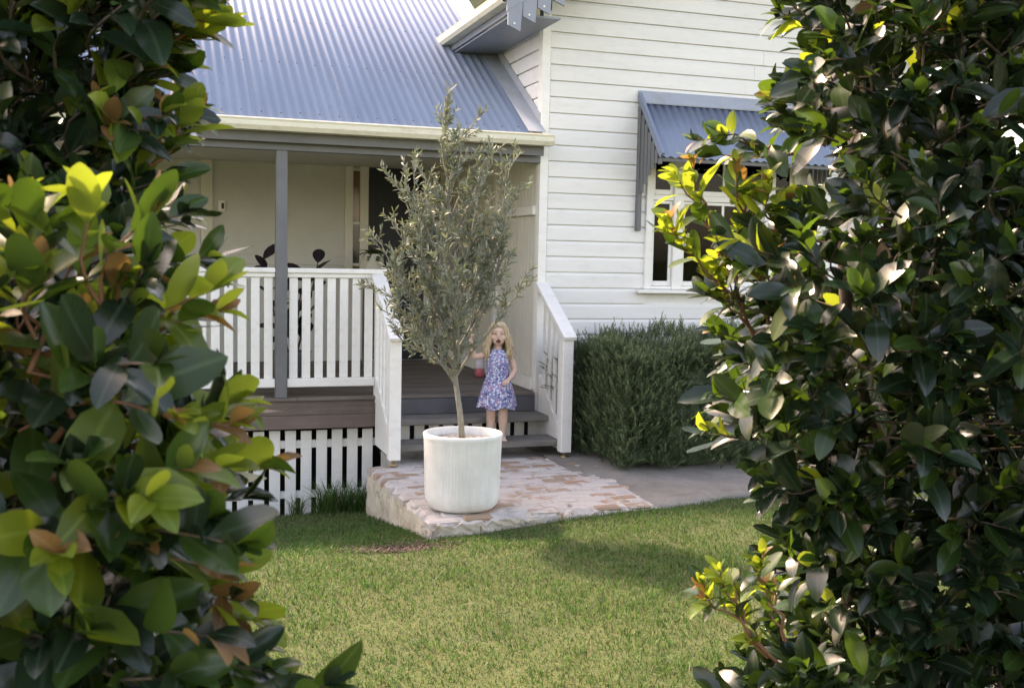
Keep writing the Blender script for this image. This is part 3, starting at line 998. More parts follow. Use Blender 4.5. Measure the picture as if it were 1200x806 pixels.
CAMR = np.array([RIGHT, -UP, FWD])       # rows
def project(P):
    p = (P - np.array(EYE)) @ CAMR.T
    return 600 + 1250 * p[:, 0] / p[:, 2], 403 + 1250 * p[:, 1] / p[:, 2], p[:, 2]

FH = Vector((FWD.x, FWD.y, 0)).normalized(); RH = Vector((FH.y, -FH.x, 0))
FH_, RH_ = np.array(FH), np.array(RH)
def ldz(l, d, z):
    return RH_ * l + FH_ * d + np.array([0, 0, z])

class Shrub:
    def __init__(s):
        s.P = []; s.T = []; s.N = []; s.S = []; s.K = []; s.Q = []
        s.tw = MB(); s.new = MB()
    def leaf(s, p, t, n, size, k):
        s.P.append(p); s.T.append(t); s.N.append(n); s.S.append(size); s.K.append(k); s.Q.append(random.randrange(len(TPL)))
    def shoot(s, base, direc, length, n, size, young=0.0, tip=True, droop=.15):
        """a twig with leaves in near-opposite pairs; young 0..1 = share of fresh leaf colour towards the tip"""
        d = Vector(direc).normalized()
        a = d.cross(Vector((random.uniform(-1, 1), random.uniform(-1, 1), random.uniform(.2, 1)))).normalized()
        b = d.cross(a)
        pts = []
        for i in range(5):
            t_ = i / 4
            pts.append(Vector(base) + d * length * t_ + Vector((0, 0, -droop * length * t_ * t_ * .4)) + a * .012 * math.sin(t_ * 4))
        (s.new if young > .4 else s.tw).tube(pts, [.0024 * (1 - .6 * i / 4) * (1.1 if young < .4 else 1) for i in range(5)], 4, False)
        ang = random.uniform(0, 6)
        for i in range(n):
            t_ = .12 + .88 * (i + 1) / n
            f = t_ * 4; i0 = min(3, int(f)); p = pts[i0].lerp(pts[i0 + 1], f - i0)
            if i % 2 == 0: ang += 1.45 + random.uniform(-.4, .4)
            an = ang + math.pi * (i % 2) + random.uniform(-.3, .3)
            o = a * math.cos(an) + b * math.sin(an)
            open_ = random.uniform(.55, 1.25) * (1 - .45 * t_)
            td = (d * math.cos(open_) + o * math.sin(open_) + Vector((0, 0, -.22 * (1 - t_) + random.uniform(-.15, .15)))).normalized()
            nn = (d * math.sin(open_) - o * math.cos(open_) + Vector((0, 0, .9)) + Vector((random.uniform(-.35, .35), random.uniform(-.35, .35), 0))).normalized()
            sz = size * random.uniform(.58, 1.18) * (1 - .35 * max(0, t_ - .55) / .45)
            r = random.random()
            yv = young * (.35 + .9 * t_)
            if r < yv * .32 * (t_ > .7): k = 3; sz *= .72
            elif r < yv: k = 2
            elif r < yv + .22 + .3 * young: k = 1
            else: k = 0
            s.leaf(np.array(p), np.array(td), np.array(nn), sz, k)
        if tip:
            for q in range(3):
                o = a * math.cos(q * 2.1) + b * math.sin(q * 2.1)
                td = (d + o * random.uniform(.25, .6)).normalized()
                k = (3 if random.random() < .35 else 2) if young > .25 and random.random() < young + .3 else (1 if random.random() < .5 else 0)
                s.leaf(np.array(pts[-1]), np.array(td), np.array((Vector((0, 0, 1)) - o * .4)), size * random.uniform(.35, .6), k)
    def finish(s, root, n_parts=300):
        P, T, N, S, K, Q = (np.array(x) for x in (s.P, s.T, s.N, s.S, s.K, s.Q))
        og_ = np.array(root.location)
        C_ = P + T / np.linalg.norm(T, axis=1, keepdims=True) * S[:, None] * .5
        x, y, d = project(C_)
        inside = (x > -20) & (x < 1220) & (y > -20) & (y < 826) & (d > .3)
        # front-most leaves per small cell of the picture are the ones that show
        order = np.argsort(d); seen = {}; rank = []
        for i in order:
            if not inside[i]: continue
            cell = (int(x[i] // 24), int(y[i] // 24))
            c = seen.get(cell, 0); seen[cell] = c + 1
            if c < 3: rank.append((c * .35 + d[i] / S[i] * .012, i))
        rank.sort()
        pick = np.zeros(len(P), bool)
        for _, i in rank[:n_parts]: pick[i] = True
        X, TT, NN = frames(T, N)
        for i in np.where(pick)[0]:
            o = link('leaf', leaf_piece(int(K[i]), int(Q[i])), root)
            mt = Matrix.Identity(4)
            for r_ in range(3):
                mt[r_][0] = X[i][r_] * S[i]; mt[r_][1] = TT[i][r_] * S[i]; mt[r_][2] = NN[i][r_] * S[i]; mt[r_][3] = P[i][r_] - og_[r_]
            o.matrix_local = mt
        rest = ~pick
        o = link('foliage', leaves_mesh('foliage', P[rest], T[rest], N[rest], S[rest], K[rest], Q[rest], og_), root)
        o['kind'] = 'stuff'
        s.tw.build('twigs', M['bark'], root, True)['kind'] = 'stuff'
        if s.new.v: s.new.build('young_twigs', M['redtwig'], root, True)['kind'] = 'stuff'

def wander(p, q, n=7, amp=.06):
    p = Vector(p); q = Vector(q); out = []
    for i in range(n):
        t_ = i / (n - 1)
        j = amp * math.sin(t_ * math.pi)
        out.append(p.lerp(q, t_) + Vector((random.uniform(-j, j), random.uniform(-j, j), random.uniform(-j, j) * .5)))
    return out

def hedge(root, sgn, table, d0f, d1, zr, depth_l, density, size, young_f, margin, seed):
    """sgn -1: hedge lies left of the gap, +1: right. table: gap edge as tangent of view angle against height"""
    random.seed(seed)
    s = Shrub()
    zt = [a for a, _ in table]; et = [b for _, b in table]
    # stems
    for i in range(9):
        l = None
        d = random.uniform(d0f(1.0) + .3, d1 - .1)
        e = np.interp(1.2, zt, et)
        l = e * d + sgn * random.uniform(.26, max(.36, depth_l))
        b = ldz(l, d, 0); b[2] = float(gz(b[0], b[1])) - .03
        t_ = ldz(l + sgn * random.uniform(-.05, .2), d + random.uniform(-.2, .2), zr[1] - random.uniform(.1, .5))
        pts = wander(b, t_, 9, .09)
        MB().tube(pts, [.024 * (1 - .8 * k / 8) + .004 for k in range(9)], 8).build('stem', M['bark'], root, True)
        for k in range(2, 9):
            for _ in range(2):
                d2 = random.uniform(d0f(pts[k].z) + .08, d1); e2 = np.interp(pts[k].z + .1, zt, et)
                q = ldz(e2 * d2 + sgn * random.uniform(.18, max(.30, depth_l * .8)), d2, min(zr[1], pts[k].z + random.uniform(.05, .4)))
                s.tw.tube(wander(pts[k], q, 5, .04), [.006, .0052, .0045, .0036, .0025], 6, False)
    vol_n = int(density)
    for i in range(vol_n):
        z = random.uniform(zr[0], zr[1])
        d0 = d0f(z)
        fr = random.random()
        d = d0 + (d1 - d0) * fr ** 1.5
        e = np.interp(z, zt, et) + sgn * .02 * math.sin(z * 23 + d * 9)
        back = .22 * max(0, (d - d0) / (d1 - d0)) ** 2
        ins = random.random() ** 1.35 * depth_l
        l = e * d + sgn * (margin + back + ins)
        near_gap = math.exp(-ins / .10); front = math.exp(-(d - d0) / .12); top = math.exp(-(zr[1] - z) / .12)
        dirv = RH * (-sgn * near_gap * 1.2 + random.uniform(-.6, .6)) + FH * (-front * 1.0 + random.uniform(-.6, .6)) + Vector((0, 0, random.uniform(.05, 1.0) + top))
        yg = young_f(z, ins, d - d0) 
        young = yg if random.random() < .45 + yg * .4 else 0.0
        L_ = random.uniform(.09, .17)
        s.shoot(ldz(l, d, z), dirv, L_, random.randint(6, 9), size, young, True)
    return s

def px_table(rows, dmean):
    """(image row, image column) of the ragged edge -> (height, tangent) at a mean distance"""
    out = []
    for y, x in rows:
        out.append((1.65 + (298 + .02 * (x - 600) - y) / 1250 * dmean, (x - 600) / 1250))
    out.sort()
    return out

# left shrub: lower part comes closer to the lens than the top
left_root = thing('garden_shrub', 'glossy evergreen shrub with lime and copper new shoots, beside the verandah end of the lawn', 'shrub', tuple(ldz(-.75, 1.45, -.03)))
LT = px_table([(-120, 270), (0, 262), (40, 232), (80, 196), (130, 180), (180, 215), (230, 205), (270, 172), (310, 205), (350, 255), (390, 275), (440, 245), (500, 262), (540, 268), (590, 235), (630, 245), (670, 285), (710, 305), (770, 292), (830, 262), (1000, 230)], 1.28)
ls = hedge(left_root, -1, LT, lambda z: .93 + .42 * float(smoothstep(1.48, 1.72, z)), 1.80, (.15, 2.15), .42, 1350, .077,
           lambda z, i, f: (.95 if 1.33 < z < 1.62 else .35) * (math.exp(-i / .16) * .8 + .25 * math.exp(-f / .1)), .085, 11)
def spray(s, root_px, tip_px, d_root, d_tip, n_side, size, young, length=.13):
    """a longer shoot between two points given by direction and distance, with side shoots"""
    def at(p, d):
        v = RIGHT * ((p[0] - 600) / 1250) - UP * ((p[1] - 403) / 1250) + FWD
        return EYE + v * d
    a, b = at(root_px, d_root), at(tip_px, d_tip)
    pts = wander(a, b, 6, .02)
    s.new.tube(pts, [.0036, .0034, .003, .0027, .0023, .0018], 6, False)
    ax = (b - a).normalized()
    for i in range(n_side):
        t_ = .25 + .75 * i / max(1, n_side - 1)
        p = a.lerp(b, t_)
        s.shoot(p, ax + Vector((random.uniform(-.7, .7), random.uniform(-.7, .7), random.uniform(-.2, .7))), length * random.uniform(.6, 1), random.randint(5, 7), size, young * random.uniform(.7, 1.1))
    s.shoot(b, ax, length, 7, size, young)
spray(ls, (60, 520), (120, 360), 1.0, .98, 3, .075, .9, .10)
spray(ls, (90, 480), (165, 405), 1.05, 1.05, 3, .072, .85, .09)
spray(ls, (60, 560), (170, 520), 1.05, 1.02, 4, .072, .85, .09)
spray(ls, (60, 470), (30, 350), .98, .96, 3, .075, .7, .09)
spray(ls, (130, 260), (175, 195), 1.4, 1.4, 2, .072, .8, .09)
spray(ls, (120, 660), (205, 690), 1.1, 1.06, 3, .075, .5, .09)
spray(ls, (100, 100), (190, 50), 1.4, 1.35, 3, .075, .6, .09)
ls.finish(left_root)

right_root = thing('garden_shrub', 'large dark green glossy shrub standing in front of the window, rosemary and path', 'shrub', tuple(ldz(1.45, 2.45, -.03)))
RT = px_table([(-150, 960), (0, 925), (40, 900), (100, 895), (150, 880), (185, 905), (205, 965), (235, 1000), (262, 930), (300, 885), (350, 850), (420, 845), (480, 845), (520, 868), (560, 885), (600, 910), (640, 935), (700, 930), (760, 905), (830, 890), (1000, 880)], 2.25)
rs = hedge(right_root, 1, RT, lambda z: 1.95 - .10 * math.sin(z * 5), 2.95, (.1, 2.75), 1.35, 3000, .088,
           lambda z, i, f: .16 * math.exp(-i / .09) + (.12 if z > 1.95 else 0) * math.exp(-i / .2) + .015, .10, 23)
for a, b in (((885, 400), (828, 240)), ((900, 380), (872, 250)), ((885, 390), (815, 300)), ((930, 350), (908, 260))):
    spray(rs, a, b, 2.1, 2.02, 5, .066, .95, .09)
spray(rs, (930, 180), (880, 170), 2.1, 2.05, 3, .075, .4)
for a, b in (((900, 770), (862, 705)), ((920, 750), (900, 685)), ((915, 780), (850, 715))):
    spray(rs, a, b, 2.0, 1.95, 3, .058, .75, .07)
rs.finish(right_root)

# ------------------------------------------------------------------ olive tree and pot
PX, PY = 1.885, 6.555
pot = thing('planter_pot', 'large round off-white ribbed pot holding the olive tree', 'pot', (PX, PY, .0))
def pot_mat():
    t = NT('cast_white_pot'); co = t.coord()
    n = t.noise(t.mapping(co, 5), 1.0, 6, .7)
    c = t.ramp(n, [(.3, (.60, .60, .57)), (.7, (.74, .74, .71))])
    n2 = t.noise(t.mapping(co, (30, 30, 2.5)), 1.0, 4, .6)
    c = t.mix(t.ramp(n2, [(.45, (0, 0, 0)), (.75, (.35,) * 3)]), c, (.50, .50, .48))
    t.base(c); t.set(Roughness=.7); t.bump(n, .25, .006)
    return t.m
M['pot'] = pot_mat()
def build_pot():
    n = 288
    prof = [(.0, .002), (.17, .002), (.205, .008), (.226, .03), (.238, .065), (.242, .10), (.252, .44), (.254, .455), (.257, .468), (.257, .484), (.252, .490), (.236, .490), (.231, .484), (.229, .42)]
    V = []; F = []
    for i, (r, z) in enumerate(prof):
        for k in range(n):
            t_ = 2 * math.pi * k / n
            rr = r
            if 4 <= i <= 6: rr = r - (.0016 if k % 4 < 2 else 0)
            V.append((PX + rr * math.cos(t_), PY + rr * math.sin(t_), z + .018))
    for i in range(len(prof) - 1):
        for k in range(n): F.append((i * n + k, i * n + (k + 1) % n, (i + 1) * n + (k + 1) % n, (i + 1) * n + k))
    mesh_obj('pot_wall', V, F, M['pot'], pot, True)
    # soil with pale pebbles and dry mulch
    t = NT('pot_soil'); co = t.coord()
    nn = t.noise(t.mapping(co, 45), 1.0, 5, .7)
    t.base(t.ramp(nn, [(.35, (.17, .14, .11)), (.5, (.42, .38, .33)), (.65, (.58, .55, .5))])); t.set(Roughness=.95); t.bump(nn, .9, .02)
    V = [(PX, PY, .462)]; F = []
    for j in range(1, 9):
        for k in range(40):
            a = 2 * math.pi * k / 40; r = .2305 * j / 8
            V.append((PX + r * math.cos(a), PY + r * math.sin(a), .458 + random.uniform(-.006, .006)))
    for k in range(40): F.append((0, 1 + k, 1 + (k + 1) % 40))
    for j in range(7):
        for k in range(40): F.append((1 + j * 40 + k, 1 + (j + 1) * 40 + k, 1 + (j + 1) * 40 + (k + 1) % 40, 1 + j * 40 + (k + 1) % 40))
    mesh_obj('soil', V, F, t.m, pot, True)
build_pot()

olive = thing('olive_tree', 'slender young olive tree with grey-green leaves growing from the round pot', 'tree', (1.89, 6.58, .45))
OLM = [leaf_mat('olive_leaf_upper', (.135, .17, .12), (.22, .24, .20), (.14, .18, .09), .55, .2, .25, .3),
       leaf_mat('olive_leaf_silver', (.235, .27, .215), (.27, .29, .245), (.19, .22, .13), .6, .2, .25, .3),
       leaf_mat('olive_leaf_fresh', (.19, .225, .095), (.24, .27, .18), (.25, .30, .11), .55, .25, .25, .3)]
def build_olive():
    random.seed(5)
    tr = MB(); br = MB(); lv = []
    base = Vector((1.89, 6.58, .43))
    fork = Vector((1.845, 6.61, .84))
    top = Vector((1.76, 6.68, 2.58))
    trunk_pts = [base, Vector((1.875, 6.59, .62)), fork, Vector((1.83, 6.63, 1.2)), Vector((1.815, 6.66, 1.65)), Vector((1.79, 6.67, 2.1)), top]
    tr.tube(trunk_pts, [.021, .0185, .0165, .013, .010, .007, .003], 10)
    tr.build('trunk', M['olive_bark'], olive, True)
    def twig(p, d, L, lvl):
        n = 5; pts = [Vector(p)]
        dd = Vector(d).normalized()
        for i in range(n):
            dd = (dd + Vector((random.uniform(-.16, .16), random.uniform(-.16, .16), random.uniform(-.08, .16)))).normalized()
            pts.append(pts[-1] + dd * L / n)
        r0 = {0: .010, 1: .0048, 2: .0026}[lvl]
        br.tube(pts, [r0 * (1 - .75 * i / n) for i in range(n + 1)], 5, False)
        return pts
    def leaves_on(pts, n, s0=.1, size=.047):
        for i in range(n):
            t_ = (s0 + (1 - s0) * (i + random.random()) / n) * (len(pts) - 1)
            i0 = min(len(pts) - 2, int(t_)); p = pts[i0].lerp(pts[i0 + 1], t_ - i0)
            d = (pts[i0 + 1] - pts[i0]).normalized()
            a = d.cross(Vector((random.uniform(-1, 1), random.uniform(-1, 1), random.uniform(-1, 1)))).normalized()
            td = (d * random.uniform(.55, 1.1) + a * random.uniform(.5, .9)).normalized()
            lv.append((p, td, size * random.uniform(.65, 1.15)))
    # main limbs: (start height on trunk, azimuth, lean, length)
    limbs = []
    for i in range(22):
        z0 = .86 + 1.35 * (i / 21) ** 1.1
        az = i * 2.4 + random.uniform(-.4, .4)
        lean = random.uniform(.45, .75) if z0 < 1.3 else random.uniform(.3, .55)
        L = (.80 if z0 < 1.3 else .62) * (1 - .5 * max(0, (z0 - 1.2)) / 1.1) * random.uniform(.75, 1.05)
        limbs.append((z0, az, lean, L))
    # the limbs that set the outline: two low sprays to the left, a tall right shoot
    limbs += [(.95, math.pi * .97, .95, .55), (1.15, math.pi * 1.02, .8, .6), (1.4, math.pi, .75, .5), (1.5, 0, .7, .5), (1.75, .1, .6, .5), (1.3, .2, .75, .5), (.84, math.pi, .72, .78), (.92, math.pi * 1.02, .46, 1.0), (.88, math.pi * 1.1, 1.05, .52), (1.02, math.pi * .95, .36, 1.15), (1.0, .05, .50, .75), (.95, -.1, .36, 1.15), (1.1, .1, .34, 1.25), (1.3, 0.0, .30, 1.05), (1.35, math.pi, .34, .85), (1.2, math.pi * .9, .5, .75), (.80, math.pi * 1.25, .85, .55), (.86, math.pi * 1.5, .6, .6), (.9, math.pi * .8, .7, .6)]
    for z0, az, lean, L in limbs:
        k = 0
        while k < len(trunk_pts) - 2 and trunk_pts[k + 1].z < z0: k += 1
        t_ = (z0 - trunk_pts[k].z) / (trunk_pts[k + 1].z - trunk_pts[k].z)
        p = trunk_pts[k].lerp(trunk_pts[k + 1], min(1, max(0, t_)))
        d = Vector((math.cos(az) * math.sin(lean), math.sin(az) * math.sin(lean) * .75, math.cos(lean)))
        pts = twig(p, d, L, 0)
        nsub = int(9 * L / .8)
        for j in range(nsub):
            t2 = (.18 + .82 * j / nsub) * (len(pts) - 1); i0 = min(len(pts) - 2, int(t2))
            q = pts[i0].lerp(pts[i0 + 1], t2 - i0)
            d2 = (pts[i0 + 1] - pts[i0]).normalized() + Vector((random.uniform(-1, 1), random.uniform(-1, 1), random.uniform(-.35, .7))) * .8
            L2 = random.uniform(.10, .22)
            p2 = twig(q, d2, L2, 1)
            leaves_on(p2, int(L2 * 92), .1)
            for _ in range(2):
                q2 = p2[random.randint(1, 4)]
                d3 = d2.normalized() + Vector((random.uniform(-1, 1), random.uniform(-1, 1), random.uniform(-.4, .8)))
                L3 = random.uniform(.06, .12)
                p3 = twig(q2, d3, L3, 2)
                leaves_on(p3, int(L3 * 112), .05)
        leaves_on(pts[len(pts) // 2:], 9, .0)
    leaves_on(trunk_pts[4:], 60, .3)
    for _ in range(16):
        q = trunk_pts[-2].lerp(trunk_pts[-1], random.uniform(.2, 1)); p3 = twig(q, Vector((random.uniform(-.6, .6), random.uniform(-.6, .6), 1)), random.uniform(.10, .2), 2); leaves_on(p3, 16, .05)
    br.build('branches', M['olive_bark'], olive, True)['kind'] = 'stuff'
    lv = [l for l in lv if not (l[0].x > 2.02 and l[0].z < 1.20) and not (l[0].x > 1.95 and l[0].z < .95)]
    n = len(lv)
    P = np.array([l[0] for l in lv]); T = np.array([l[1] for l in lv]); S = np.array([l[2] for l in lv])
    N = rng.normal(size=(n, 3)) + np.array([0, 0, .8])
    X, T, N = frames(T, N)
    prof = [(.0, .02), (.25, .105), (.55, .12), (.85, .065), (1, .004)]
    tv = []; tu = []
    for s_, w in prof:
        for q in (-1, 1): tv.append((q * w, s_, -.12 * s_ * s_)); tu.append((.5 + q * .5, s_))
    tv = np.array(tv); tu = np.array(tu)
    tf = np.array([(2 * i, 2 * i + 1, 2 * i + 3, 2 * i + 2) for i in range(4)])
    V = P[:, None] + S[:, None, None] * (tv[None, :, 0:1] * X[:, None] + tv[None, :, 1:2] * T[:, None] + tv[None, :, 2:3] * N[:, None])
    F = tf[None] + (np.arange(n) * len(tv))[:, None, None]
    km = rng.choice(3, n, p=[.34, .50, .16])
    me = np_mesh('crown', V.reshape(-1, 3) - np.array(olive.location), F.reshape(-1, 4), OLM, np.repeat(km, 4), np.tile(tu, (n, 1)))
    o = link('crown', me, olive); o['kind'] = 'stuff'
build_olive()

# ------------------------------------------------------------------ rosemary hedge
rose = thing('rosemary_hedge', 'clipped dense rosemary hedge against the white weatherboard wall', 'hedge', (4.6, 8.0, 0.0))
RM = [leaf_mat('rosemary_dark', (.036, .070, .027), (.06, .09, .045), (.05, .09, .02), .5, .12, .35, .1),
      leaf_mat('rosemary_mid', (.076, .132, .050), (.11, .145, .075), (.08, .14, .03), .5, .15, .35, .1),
      leaf_mat('rosemary_tip', (.165, .24, .095), (.19, .23, .12), (.14, .20, .05), .5, .18, .35, .1)]
def build_rosemary():
    random.seed(9)
    x0, x1, ya, yb_ = 3.40, 6.6, 7.42, 8.62
    def ztop(x_, y_): return .90 + .10 * smoothstep(3.4, 4.3, x_) + .035 * np.sin(x_ * 5.1 + y_ * 3) + .03 * np.sin(x_ * 11.3 - y_ * 4)
    # woody core
    core = MB()
    for i in range(40):
        b = Vector((random.uniform(x0 + .15, x1 - .1), random.uniform(ya + .2, yb_ - .15), -.02))
        t_ = b + Vector((random.uniform(-.2, .2), random.uniform(-.25, .15), random.uniform(.6, .8)))
        core.tube(wander(b, t_, 5, .05), [.014, .012, .009, .006, .004], 6, False)
    core.build('stems', M['bark'], rose, True)['kind'] = 'stuff'
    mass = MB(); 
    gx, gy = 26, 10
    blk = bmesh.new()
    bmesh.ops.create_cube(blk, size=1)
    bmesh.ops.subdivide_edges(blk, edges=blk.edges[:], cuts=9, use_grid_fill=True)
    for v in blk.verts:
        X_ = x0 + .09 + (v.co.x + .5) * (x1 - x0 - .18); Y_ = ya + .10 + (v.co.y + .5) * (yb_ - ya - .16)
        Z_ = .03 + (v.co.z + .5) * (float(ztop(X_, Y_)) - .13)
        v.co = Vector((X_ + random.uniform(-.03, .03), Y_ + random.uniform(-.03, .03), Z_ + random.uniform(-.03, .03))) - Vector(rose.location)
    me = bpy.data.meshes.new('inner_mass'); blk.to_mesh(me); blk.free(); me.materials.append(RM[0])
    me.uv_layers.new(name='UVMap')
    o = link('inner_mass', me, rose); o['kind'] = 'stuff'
    P = []; T = []; S = []
    def add(p, d, L): P.append(p); T.append(d); S.append(L)
    NS = 6000
    for i in range(NS):
        r = random.random()
        xx = x0 + (x1 - x0) * random.random() ** 1.5
        if r < .52:      # front face
            z = random.uniform(.0, 1.0); yy = ya + random.uniform(-.05, .10) + .05 * math.sin(xx * 4 + z * 5) + .03 * math.sin(xx * 13 - z * 9) + (.06 if z < .12 else 0)
            if z > ztop(xx, yy) - .06: z = float(ztop(xx, yy)) - .1
            d = Vector((random.uniform(-.65, .65), random.uniform(-.9, .0), random.uniform(.35, 1.1)))
        elif r < .64:    # left end
            yy = random.uniform(ya, yb_); z = random.uniform(0, .9); xx = x0 + random.uniform(-.03, .08) + .03 * math.sin(yy * 6 + z * 4)
            d = Vector((random.uniform(-.6, .0), random.uniform(-.35, .35), random.uniform(.55, 1.1)))
        else:            # top
            yy = random.uniform(ya, yb_); z = float(ztop(xx, yy)) - random.uniform(.02, .10)
            d = Vector((random.uniform(-.4, .4), random.uniform(-.5, .3), random.uniform(.6, 1.2)))
        add((xx, yy, z), tuple(d.normalized()), random.uniform(.07, .16) * (1.25 if random.random() < .12 else 1))
    # sprigs that poke between the stair balusters
    for i in range(46):
        add((3.24 + random.uniform(-.03, .05), random.uniform(8.28, 8.60), random.uniform(.50, .78)), tuple(Vector((random.uniform(-.7, .1), random.uniform(-.5, .4), random.uniform(.1, .9))).normalized()), random.uniform(.07, .12))
    P = np.array(P); T = np.array(T); S = np.array(S); n = len(P)
    nl = 26
    A = np.cross(T, rng.normal(size=(n, 3))); A /= np.linalg.norm(A, axis=1, keepdims=True); B = np.cross(T, A)
    t_ = (np.arange(nl) + .5) / nl
    ang = np.arange(nl) * 2.4 + rng.uniform(0, 6, (n, 1))
    rad = A[:, None] * np.cos(ang)[..., None] + B[:, None] * np.sin(ang)[..., None]
    base = P[:, None] + T[:, None] * (S[:, None] * t_[None])[..., None]
    op = rng.uniform(.6, 1.1, (n, nl, 1)) * (1.1 - .5 * t_)[None, :, None]
    dl = T[:, None] * np.cos(op) + rad * np.sin(op)
    sd = np.cross(dl, rad + .3 * rng.normal(size=rad.shape)); sd /= np.maximum(np.linalg.norm(sd, axis=2, keepdims=True), 1e-6)
    Ln = rng.uniform(.018, .034, (n, nl, 1)) * (1.1 - .45 * t_)[None, :, None]
    wd = .0024
    v0 = base - sd * wd; v1 = base + sd * wd; v2 = base + dl * Ln + sd * wd * .7; v3 = base + dl * Ln - sd * wd * .7
    V = np.stack([v0, v1, v2, v3], 2).reshape(-1, 3) - np.array(rose.location)
    F = np.arange(n * nl * 4).reshape(-1, 4)
    sk = rng.random(n)
    km = np.where(t_[None] > .72, np.where(sk[:, None] < .6, 2, 1), np.where(sk[:, None] < .5, 1, 0)).astype(int)
    uv = np.tile(np.array([(0, 0), (1, 0), (1, 1), (0, 1)], float), (n * nl, 1))
    o = link('foliage', np_mesh('foliage', V, F, RM, km.ravel(), uv, False), rose); o['kind'] = 'stuff'
build_rosemary()

# ------------------------------------------------------------------ lawn blades
def grass_mats():
    out = []
    for nm, c, tr in (('grass_green', (.036, .104, .020), (.070, .20, .030)), ('grass_light', (.060, .140, .030), (.115, .26, .045)), ('grass_straw', (.19, .175, .08), (.19, .18, .08)), ('grass_deep', (.026, .056, .013), (.06, .12, .02))):
        t = NT(nm); geo = t.new('ShaderNodeNewGeometry'); co = t.coord()
        big = t.noise(t.mapping(co, .9), 1.0, 4, .6)
        c_ = t.ramp(geo.outputs['Random Per Island'], [(0, tuple(x * .7 for x in c)), (1, tuple(x * 1.35 for x in c))])
        c_ = t.mix(t.ramp(big, [(.4, (0, 0, 0)), (.7, (.45,) * 3)]), c_, tuple(x * .9 for x in (c[0] * 1.35, c[1] * 1.08, c[2] * 1.2)))
        t.base(c_); t.set(Roughness=.55); t.b.inputs['Specular IOR Level'].default_value = .3
        tl = t.new('ShaderNodeBsdfTranslucent'); tl.inputs[0].default_value = (*tr, 1)
        mx = t.new('ShaderNodeMixShader'); mx.inputs[0].default_value = .35
        t.L(t.b.outputs[0], mx.inputs[1]); t.L(tl.outputs[0], mx.inputs[2]); t.L(mx.outputs[0], t.out.inputs[0])
        out.append(t.m)
    return out
GM = grass_mats()
def blades(name, X, Y, H, W, lean, mats, kinds, parent=None, og_=(0, 0, 0), zoff=-.004):
    n = len(X)
    Z = gz(X, Y) + zoff
    az = rng.uniform(0, 2 * np.pi, n); la = rng.uniform(0, 2 * np.pi, n)
    sx, sy = np.cos(az) * W / 2, np.sin(az) * W / 2
    lx, ly = np.cos(la) * lean * H, np.sin(la) * lean * H
    b0 = np.stack([X - sx, Y - sy, Z], 1); b1 = np.stack([X + sx, Y + sy, Z], 1)
    m0 = np.stack([X - sx * .85 + lx * .35, Y - sy * .85 + ly * .35, Z + H * .6], 1); m1 = np.stack([X + sx * .85 + lx * .35, Y + sy * .85 + ly * .35, Z + H * .6], 1)
    t0 = np.stack([X - sx * .15 + lx, Y - sy * .15 + ly, Z + H * (1 - .25 * lean)], 1); t1 = np.stack([X + sx * .15 + lx, Y + sy * .15 + ly, Z + H * (1 - .25 * lean)], 1)
    V = np.stack([b0, b1, m0, m1, t0, t1], 1).reshape(-1, 3) - np.array(og_)
    i = np.arange(n)[:, None] * 6
    F = np.stack([i + np.array([[0, 1, 3, 2]]), i + np.array([[2, 3, 5, 4]])], 1).reshape(-1, 4)
    o = link(name, np_mesh(name, V, F, mats, np.repeat(kinds, 2), None, False), parent)
    return o
def in_landing(x_, y_): return (x_ > 1.585) & (y_ > 6.225 + (x_ - 1.6) * .055) & (x_ < 3.3)
PATH_E = ([2.9, 3.05, 3.25, 3.5, 3.8, 4.2, 4.8, 6, 9], [6.29, 6.30, 6.33, 6.42, 6.52, 6.60, 6.66, 6.7, 6.8])
def build_lawn():
    n = 380000
    # denser close to the camera and inside the view
    x_ = rng.uniform(-2.6, 6.2, n); y_ = rng.uniform(2.6, 8.84, n)
    keep = ~in_landing(x_, y_)
    keep &= ~((x_ > 3.0) & (y_ > np.interp(x_, *PATH_E) + .0))
    mulch = np.exp(-(((x_ - 1.36) / .24) ** 2 + ((y_ - 6.02) / .15) ** 2))
    keep &= rng.random(n) > mulch * 1.6
    px_, py_, dd = project(np.stack([x_, y_, gz(x_, y_)], 1))
    vis = (px_ > -150) & (px_ < 1350) & (py_ < 960)
    keep &= vis | (rng.random(n) < .3)
    thin = np.clip((y_ - 7.2) / 1.4, 0, 1) * (x_ < 1.6)
    keep &= rng.random(n) > thin * .45
    x_, y_ = x_[keep], y_[keep]; n = len(x_)
    patch = .5 + .5 * np.sin(x_ * 3.1 + 1.7 * np.sin(y_ * 2.3)) * np.sin(y_ * 3.7 + 1.3 * np.sin(x_ * 2.9))
    H = rng.uniform(.012, .040, n) * (.75 + .5 * patch); W = rng.uniform(.0024, .0050, n); lean = rng.uniform(.2, 1.3, n)
    r = rng.random(n)
    straw = .05 + .08 * (1 - patch) + .22 * np.clip((y_ - 7.0) / 1.5, 0, 1)
    clump = .5 + .5 * np.sin(x_ * 9.3 + 2.1 * np.sin(y_ * 7.1)) * np.sin(y_ * 8.7 + 1.9 * np.sin(x_ * 6.3)); H = H * (.7 + .6 * clump)
    lg = .10 + .30 * patch
    k = np.where(r < straw, 2, np.where(r < straw + lg, 1, np.where(r < straw + lg + .14 + .26 * (1 - clump), 3, 0)))  # more deep blades between clumps, shade of the gaps put into blade colour
    o = blades('lawn_grass', x_, y_, H, W, lean, GM, k)
    tag(o, 'short mown green lawn in front of the landing and path', 'grass', kind='stuff')
build_lawn()

